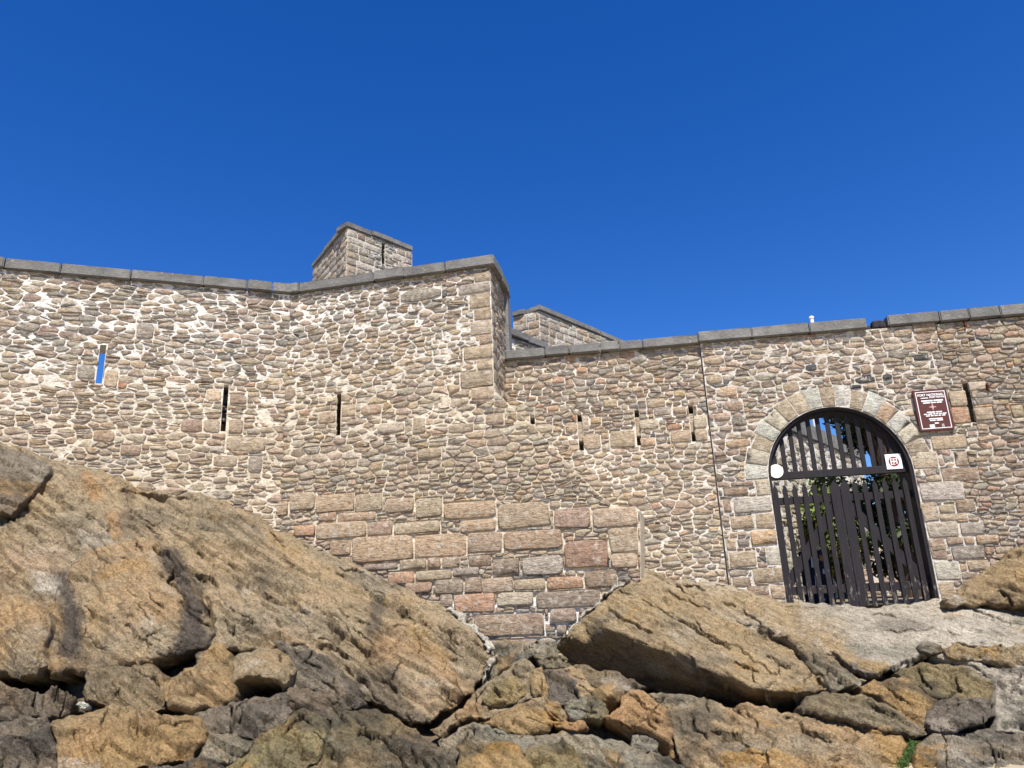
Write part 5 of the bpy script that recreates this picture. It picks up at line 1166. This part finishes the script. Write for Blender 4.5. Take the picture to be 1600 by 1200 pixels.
# the great tilted slab and what lies round it
rock('great tilted tan slab with a deep shaded underside, below the gate', [
    (870, 1008, 12.1), (905, 974, 12.35), (935, 944, 12.4), (960, 920, 12.35), (990, 906, 12.35), (1022, 904, 12.4), (1060, 926, 12.3), (1100, 950, 12.2), (1150, 972, 12.05), (1186, 988, 11.9), (1216, 1000, 11.75), (1242, 1016, 11.5), (1264, 1036, 11.2), (1288, 1062, 10.8), (1293, 1074, 10.6), (1278, 1082, 10.5),
    (1262, 1110, 11.3), (1200, 1112, 11.6), (1140, 1108, 11.9), (1060, 1092, 12.2), (1000, 1078, 12.4), (950, 1060, 12.5), (905, 1040, 12.5), (880, 1024, 12.35)],
    [(890, 992, 11.7), (935, 966, 11.75), (962, 986, 11.45), (985, 994, 11.35), (1012, 1010, 11.2), (1050, 1020, 11.05), (1086, 1030, 10.9), (1105, 1044, 10.75), (1140, 1058, 10.55), (1170, 1078, 10.4), (1220, 1082, 10.35), (1255, 1082, 10.4), (1060, 1060, 11.45), (1010, 1042, 11.75), (950, 1015, 12.05), (1020, 950, 11.95), (1090, 985, 11.6), (1160, 1020, 11.2), (1230, 1050, 10.85), (980, 940, 12.05), (1110, 1078, 11.3), (920, 1008, 12.1), (1170, 1094, 10.95)],
    ('tan', 'ochre', 'grey'), (1, .5, .5), rnd=.05, rw=7, rough=.55, skirt=.5)
rock('pale worn rock landing in front of the gate', [
    (996, 906, 12.7), (1002, 884, 13.3), (1022, 892, 13.35), (1060, 906, 13.3), (1140, 914, 13.2), (1182, 930, 13.1), (1232, 942, 13.15), (1300, 946, 13.1), (1400, 943, 13.0), (1475, 939, 12.9), (1600, 936, 12.6), (1800, 930, 12.1), (1800, 1020, 10.2), (1600, 1014, 11.0), (1530, 1010, 11.2), (1486, 1010, 11.2), (1452, 1022, 11.0),
    (1402, 1044, 10.8), (1360, 1055, 10.75), (1334, 1047, 10.9), (1300, 1024, 11.25), (1262, 1004, 11.7), (1236, 1010, 11.95), (1190, 1012, 12.15), (1150, 996, 12.35), (1100, 976, 12.55), (1060, 952, 12.75), (1020, 926, 12.9)],
    [(1120, 930, 12.75), (1200, 955, 12.5), (1300, 965, 12.2), (1400, 965, 12.15), (1500, 962, 12.1), (1350, 1000, 11.5), (1440, 995, 11.5), (1550, 985, 11.6), (1370, 1035, 10.95), (1280, 985, 11.9), (1700, 980, 11.2)],
    ('lgrey', 'pale', 'grey'), (1, .5, .4), rnd=.06, rw=6, rough=.3, skirt=.6, name='rock_landing', fol=1.4)
rock('foliated tan tongue of rock wedged between slab and landing', [(1206, 992, 11.75), (1240, 992, 11.7), (1266, 1004, 11.5), (1300, 1028, 11.1), (1330, 1050, 10.8), (1352, 1062, 10.55), (1340, 1070, 10.4), (1310, 1078, 10.35), (1292, 1068, 10.6), (1266, 1034, 11.1), (1244, 1014, 11.4)], [(1280, 1030, 11.0), (1310, 1058, 10.6)], ('grey', 'tan', 'dark'), (1, .7, .3), rnd=.06, rw=7)
rock('long brown wedge pointing down between the ochre boulders', [(1248, 1106, 10.1), (1262, 1090, 10.3), (1286, 1083, 10.35), (1312, 1085, 10.3), (1350, 1086, 10.25), (1392, 1106, 10.0), (1422, 1126, 9.8), (1446, 1144, 9.6), (1430, 1152, 9.5), (1398, 1146, 9.5), (1368, 1136, 9.55), (1330, 1126, 9.65), (1290, 1120, 9.75), (1258, 1117, 9.85)],
     [(1300, 1100, 9.85), (1360, 1112, 9.75), (1400, 1130, 9.6)], ('brown', 'olive', 'grey'), (1, .6, .4), rnd=.08, rw=8)
rock('ochre lobed rock beneath the landing lip', [(1342, 1072, 10.5), (1368, 1062, 10.65), (1402, 1062, 10.65), (1440, 1080, 10.4), (1466, 1096, 10.2), (1456, 1112, 9.95), (1450, 1132, 9.75), (1440, 1140, 9.65), (1420, 1126, 9.8), (1394, 1106, 10.0), (1376, 1088, 10.2), (1354, 1084, 10.3)], [(1400, 1082, 10.2), (1430, 1105, 9.95)], ('ochre', 'olive', 'orange'), (1, .6, .4), rnd=.09, rw=8)
rock('folded olive rock with ridges beside the rubble patch', [(1400, 1052, 10.75), (1440, 1037, 10.95), (1470, 1038, 10.95), (1502, 1040, 10.9), (1532, 1050, 10.8), (1552, 1070, 10.55), (1549, 1092, 10.25), (1520, 1092, 10.2), (1490, 1094, 10.15), (1466, 1095, 10.15), (1440, 1077, 10.4), (1412, 1062, 10.6)], [(1470, 1065, 10.4), (1510, 1068, 10.4)], ('olive', 'brown', 'ochre'), (1, .8, .4), rnd=.08, rw=7)
rock('smooth purplish-brown boulder under the folded rock', [(1456, 1108, 9.95), (1474, 1094, 10.15), (1520, 1091, 10.2), (1552, 1096, 10.1), (1556, 1116, 9.8), (1532, 1131, 9.6), (1500, 1139, 9.5), (1466, 1142, 9.5), (1451, 1132, 9.65)], [(1500, 1112, 9.7)], ('purple', 'brown', 'grey'), (1, .6, .3), rnd=.10, rw=9, rough=.7)
rock('pale crumbly rubble and lime patch under the ochre ledge', [(1456, 1022, 11.0), (1482, 1018, 11.05), (1522, 1034, 10.85), (1562, 1040, 10.75), (1800, 1060, 9.9), (1800, 1170, 8.9), (1600, 1150, 9.5), (1556, 1142, 9.6), (1556, 1116, 9.85), (1552, 1070, 10.5), (1532, 1050, 10.75), (1492, 1038, 10.9)], [(1580, 1080, 10.2), (1600, 1115, 9.85), (1700, 1100, 9.6)], ('lgrey', 'pale', 'grey'), (1, .5, .6), rnd=.05, rw=6, rough=.9, fol=.4)
rock('ochre rounded ledge at the edge of the landing', [(1476, 1014, 10.95), (1492, 1006, 11.1), (1530, 1008, 11.1), (1600, 1010, 10.95), (1800, 1010, 10.3), (1800, 1075, 9.7), (1620, 1056, 10.3), (1562, 1039, 10.6), (1530, 1032, 10.75), (1500, 1033, 10.75), (1482, 1026, 10.85)], [(1540, 1022, 10.75), (1600, 1030, 10.55), (1700, 1035, 10.1)], ('tan', 'ochre', 'grey'), (1, .8, .4), rnd=.10, rw=9)
rock('small dark stone resting at the tip of the landing', [(1438, 1008, 11.1), (1452, 1004, 11.15), (1468, 1008, 11.1), (1470, 1018, 10.98), (1454, 1020, 10.95), (1440, 1016, 11.0)], [(1454, 1011, 10.92)], ('brown', 'dark', 'grey'), (1, .6, .3), rnd=.05, rw=5, rough=.5, skirt=.3)
rock('huge ochre and grey cracked rock filling the lower foreground', [
    (1010, 1084, 10.3), (1055, 1084, 10.4), (1078, 1086, 10.4), (1120, 1096, 10.3), (1146, 1103, 10.25), (1168, 1097, 10.3), (1202, 1106, 10.2), (1242, 1113, 10.1), (1262, 1119, 10.0), (1302, 1121, 10.0), (1342, 1131, 9.85), (1382, 1142, 9.7), (1410, 1151, 9.6), (1424, 1166, 9.4), (1410, 1186, 9.1), (1402, 1262, 8.3), (1100, 1262, 8.3), (1078, 1202, 9.0), (1062, 1188, 9.2), (1052, 1152, 9.6), (1046, 1118, 9.95), (1030, 1100, 10.15)],
    [(1090, 1115, 9.9), (1120, 1150, 9.4), (1160, 1120, 9.85), (1200, 1140, 9.5), (1250, 1140, 9.55), (1300, 1150, 9.4), (1240, 1180, 9.0), (1150, 1185, 8.95), (1350, 1165, 9.2), (1320, 1210, 8.7), (1200, 1220, 8.5), (1390, 1170, 9.2)],
    ('tan', 'orange', 'grey'), (1, .7, .7), rnd=.09, rw=9, rough=.85)
rock('purplish-grey rounded boulder beside the green algae cleft', [(1430, 1164, 9.4), (1456, 1147, 9.6), (1486, 1139, 9.7), (1522, 1140, 9.7), (1562, 1143, 9.65), (1800, 1170, 8.9), (1800, 1262, 8.0), (1426, 1262, 8.3), (1428, 1194, 9.0)], [(1480, 1170, 9.2), (1560, 1180, 9.05), (1500, 1220, 8.6), (1680, 1200, 8.6)], ('purple', 'grey', 'tan'), (1, .7, .6), rnd=.14, rw=11, rough=.8)
rock('layered tan outcrop climbing beside the gate jamb', [(1478, 938, 12.55), (1500, 918, 12.65), (1530, 900, 12.6), (1568, 871, 12.5), (1600, 850, 12.4), (1800, 760, 11.9), (1800, 950, 11.2), (1600, 946, 11.9), (1545, 943, 12.15), (1505, 945, 12.3)], [(1540, 925, 12.2), (1580, 900, 12.15), (1600, 920, 11.95), (1700, 880, 11.6)], ('tan', 'ochre', 'brown'), (1, .6, .5), rnd=.08, rw=8, rough=.6)
rock('small pale stone lying at the foot of the gate jamb', [(1478, 934, 12.4), (1492, 930, 12.42), (1506, 934, 12.4), (1511, 941, 12.3), (1495, 945, 12.25), (1480, 942, 12.3)], [(1495, 937, 12.22)], ('lgrey', 'tan', 'grey'), (1, .5, .3), rnd=.04, rw=5, rough=.4, skirt=.25)
rock('white pebble on the honeycombed rock', [(118, 1101, 8.75), (123, 1097, 8.78), (131, 1096, 8.78), (137, 1101, 8.75), (135, 1107, 8.7), (125, 1108, 8.7)], [(128, 1102, 8.66)], ('white', 'white', 'lgrey'), (1, .3, .3), rnd=.05, rw=5, rough=.3, skirt=.12, name='pebble', cat='pebble', step=2.5)

# white lime mortar packed where the bastion meets the rock
def mortar_strip(pts, hw, seed):
    fo = []; P = [np.array(p, float) for p in pts]
    for i, p in enumerate(P):
        d = (P[min(i+1, len(P)-1)]-P[max(i-1, 0)])[:2]; d /= np.linalg.norm(d); fo.append((p, np.array([-d[1], d[0]])))
    r = np.random.default_rng(seed)
    return [(p[0]+n[0]*hw*r.uniform(.6, 1.3), p[1]+n[1]*hw*r.uniform(.6, 1.3), p[2]) for p, n in fo]+[(p[0]-n[0]*hw*r.uniform(.6, 1.3), p[1]-n[1]*hw*r.uniform(.6, 1.3), p[2]) for p, n in fo[::-1]]
for lab, pts, hw in (('rough white lime mortar strip along the big face below the bastion', [(700, 952, 12.62), (725, 970, 12.5), (745, 985, 12.35), (760, 1004, 12.15), (768, 1018, 12.0)], 5.5),
                     ('thin white mortar seam running down into the notch', [(768, 1018, 11.95), (776, 1022, 11.75), (764, 1040, 11.35), (755, 1060, 11.05)], 2.2),
                     ('white mortar fillet along the upper edge of the tilted slab', [(872, 1004, 12.05), (900, 976, 12.25), (930, 946, 12.3), (956, 922, 12.28), (985, 906, 12.3)], 2.0)):
    rock(lab, mortar_strip(pts, hw, _rs), [], ('pale', 'white', 'lgrey'), (1, .5, .4), rnd=.012, rw=4, rough=.5, amp=.45, skirt=.2, name='mortar_fillet', cat='mortar', step=3.0, fol=.2)
# bedrock filling every gap behind the boulders
cc = np.array(ALLC); dn = np.vstack(DENSE)
bx = np.arange(-230, 1860, 14.0); by = np.arange(690, 1330, 14.0)
topl = np.interp(bx, [-230, 0, 80, 215, 335, 450, 600, 700, 765, 870, 930, 985, 1010, 1060, 1140, 1230, 1475, 1600, 1860], [690, 725, 755, 795, 812, 870, 935, 985, 1035, 1035, 1010, 985, 960, 955, 950, 962, 962, 950, 940])
Vb, Fb, Cb = [], [], []
HOL = [(75, 1078, 45, .7), (402, 1080, 34, .6), (660, 1136, 24, .4), (1100, 1090, 70, .5), (940, 1050, 50, .4), (1220, 1100, 50, .5), (800, 1112, 14, .4), (950, 1120, 20, .4), (1040, 1180, 20, .4), (400, 1168, 25, .4)]
for j in range(len(by)):
    for i in range(len(bx)):
        x = bx[i]; y = topl[i]+(1330-topl[i])*j/(len(by)-1)
        d = (cc[:, 0]-x)**2+(cc[:, 1]-y)**2; w = 1/(d+120)**1.6; Yv = (w*cc[:, 2]).sum()/w.sum()+.42
        near = ((dn[:, 0]-x)**2+(dn[:, 1]-y)**2) < 400
        if near.any(): Yv = max(Yv, dn[near, 2].max()+.24)
        if y > 1250: Yv -= (y-1250)/80*.9
        for hx, hy, hr_, hd_ in HOL: Yv += hd_*math.exp(-((x-hx)**2+(y-hy)**2*2)/(hr_*hr_))
        Vb.append(at(x, y, Yv))
Vb = np.array(Vb); nn = fbm(Vb*2.5, 3, 91); Vb[:, 1] += .12*nn
cb = (np.array(C['brown'])*KR)[None]*(1+.25*fbm(Vb*3, 3, 95))[:, None]
nx = len(bx)
for j in range(len(by)-1):
    for i in range(nx-1): Fb.append((j*nx+i, (j+1)*nx+i, (j+1)*nx+i+1, j*nx+i+1))
mesh_obj('bedrock', Vb, Fb, M_ROCK, None, True, cb)['kind'] = 'structure'

# green algae in the cleft at the lower edge
ra = np.random.default_rng(5); V, F = [], []
cl_ = [(1428, 1158, 9.45), (1420, 1172, 9.25), (1414, 1186, 9.1), (1410, 1200, 8.95)]
for i in range(3600):
    k = ra.uniform(0, 2.99); a = np.array(cl_[int(k)]); b = np.array(cl_[int(k)+1]); q = a+(b-a)*(k % 1); q[0] += ra.normal(0, 4.5); q[2] += ra.normal(.04, .03); p = at(*q)
    s = ra.uniform(.003, .008); x = ra.normal(size=3)*s; y = ra.normal(size=3)*s; k0 = len(V); V += [p, p+x, p+x+y, p+y]; F.append((k0, k0+1, k0+2, k0+3))
mo = mesh_obj('algae', V, F, M_MOSS); tag(mo, 'patch of bright green algae in the cleft between two boulders', 'algae', kind='stuff')
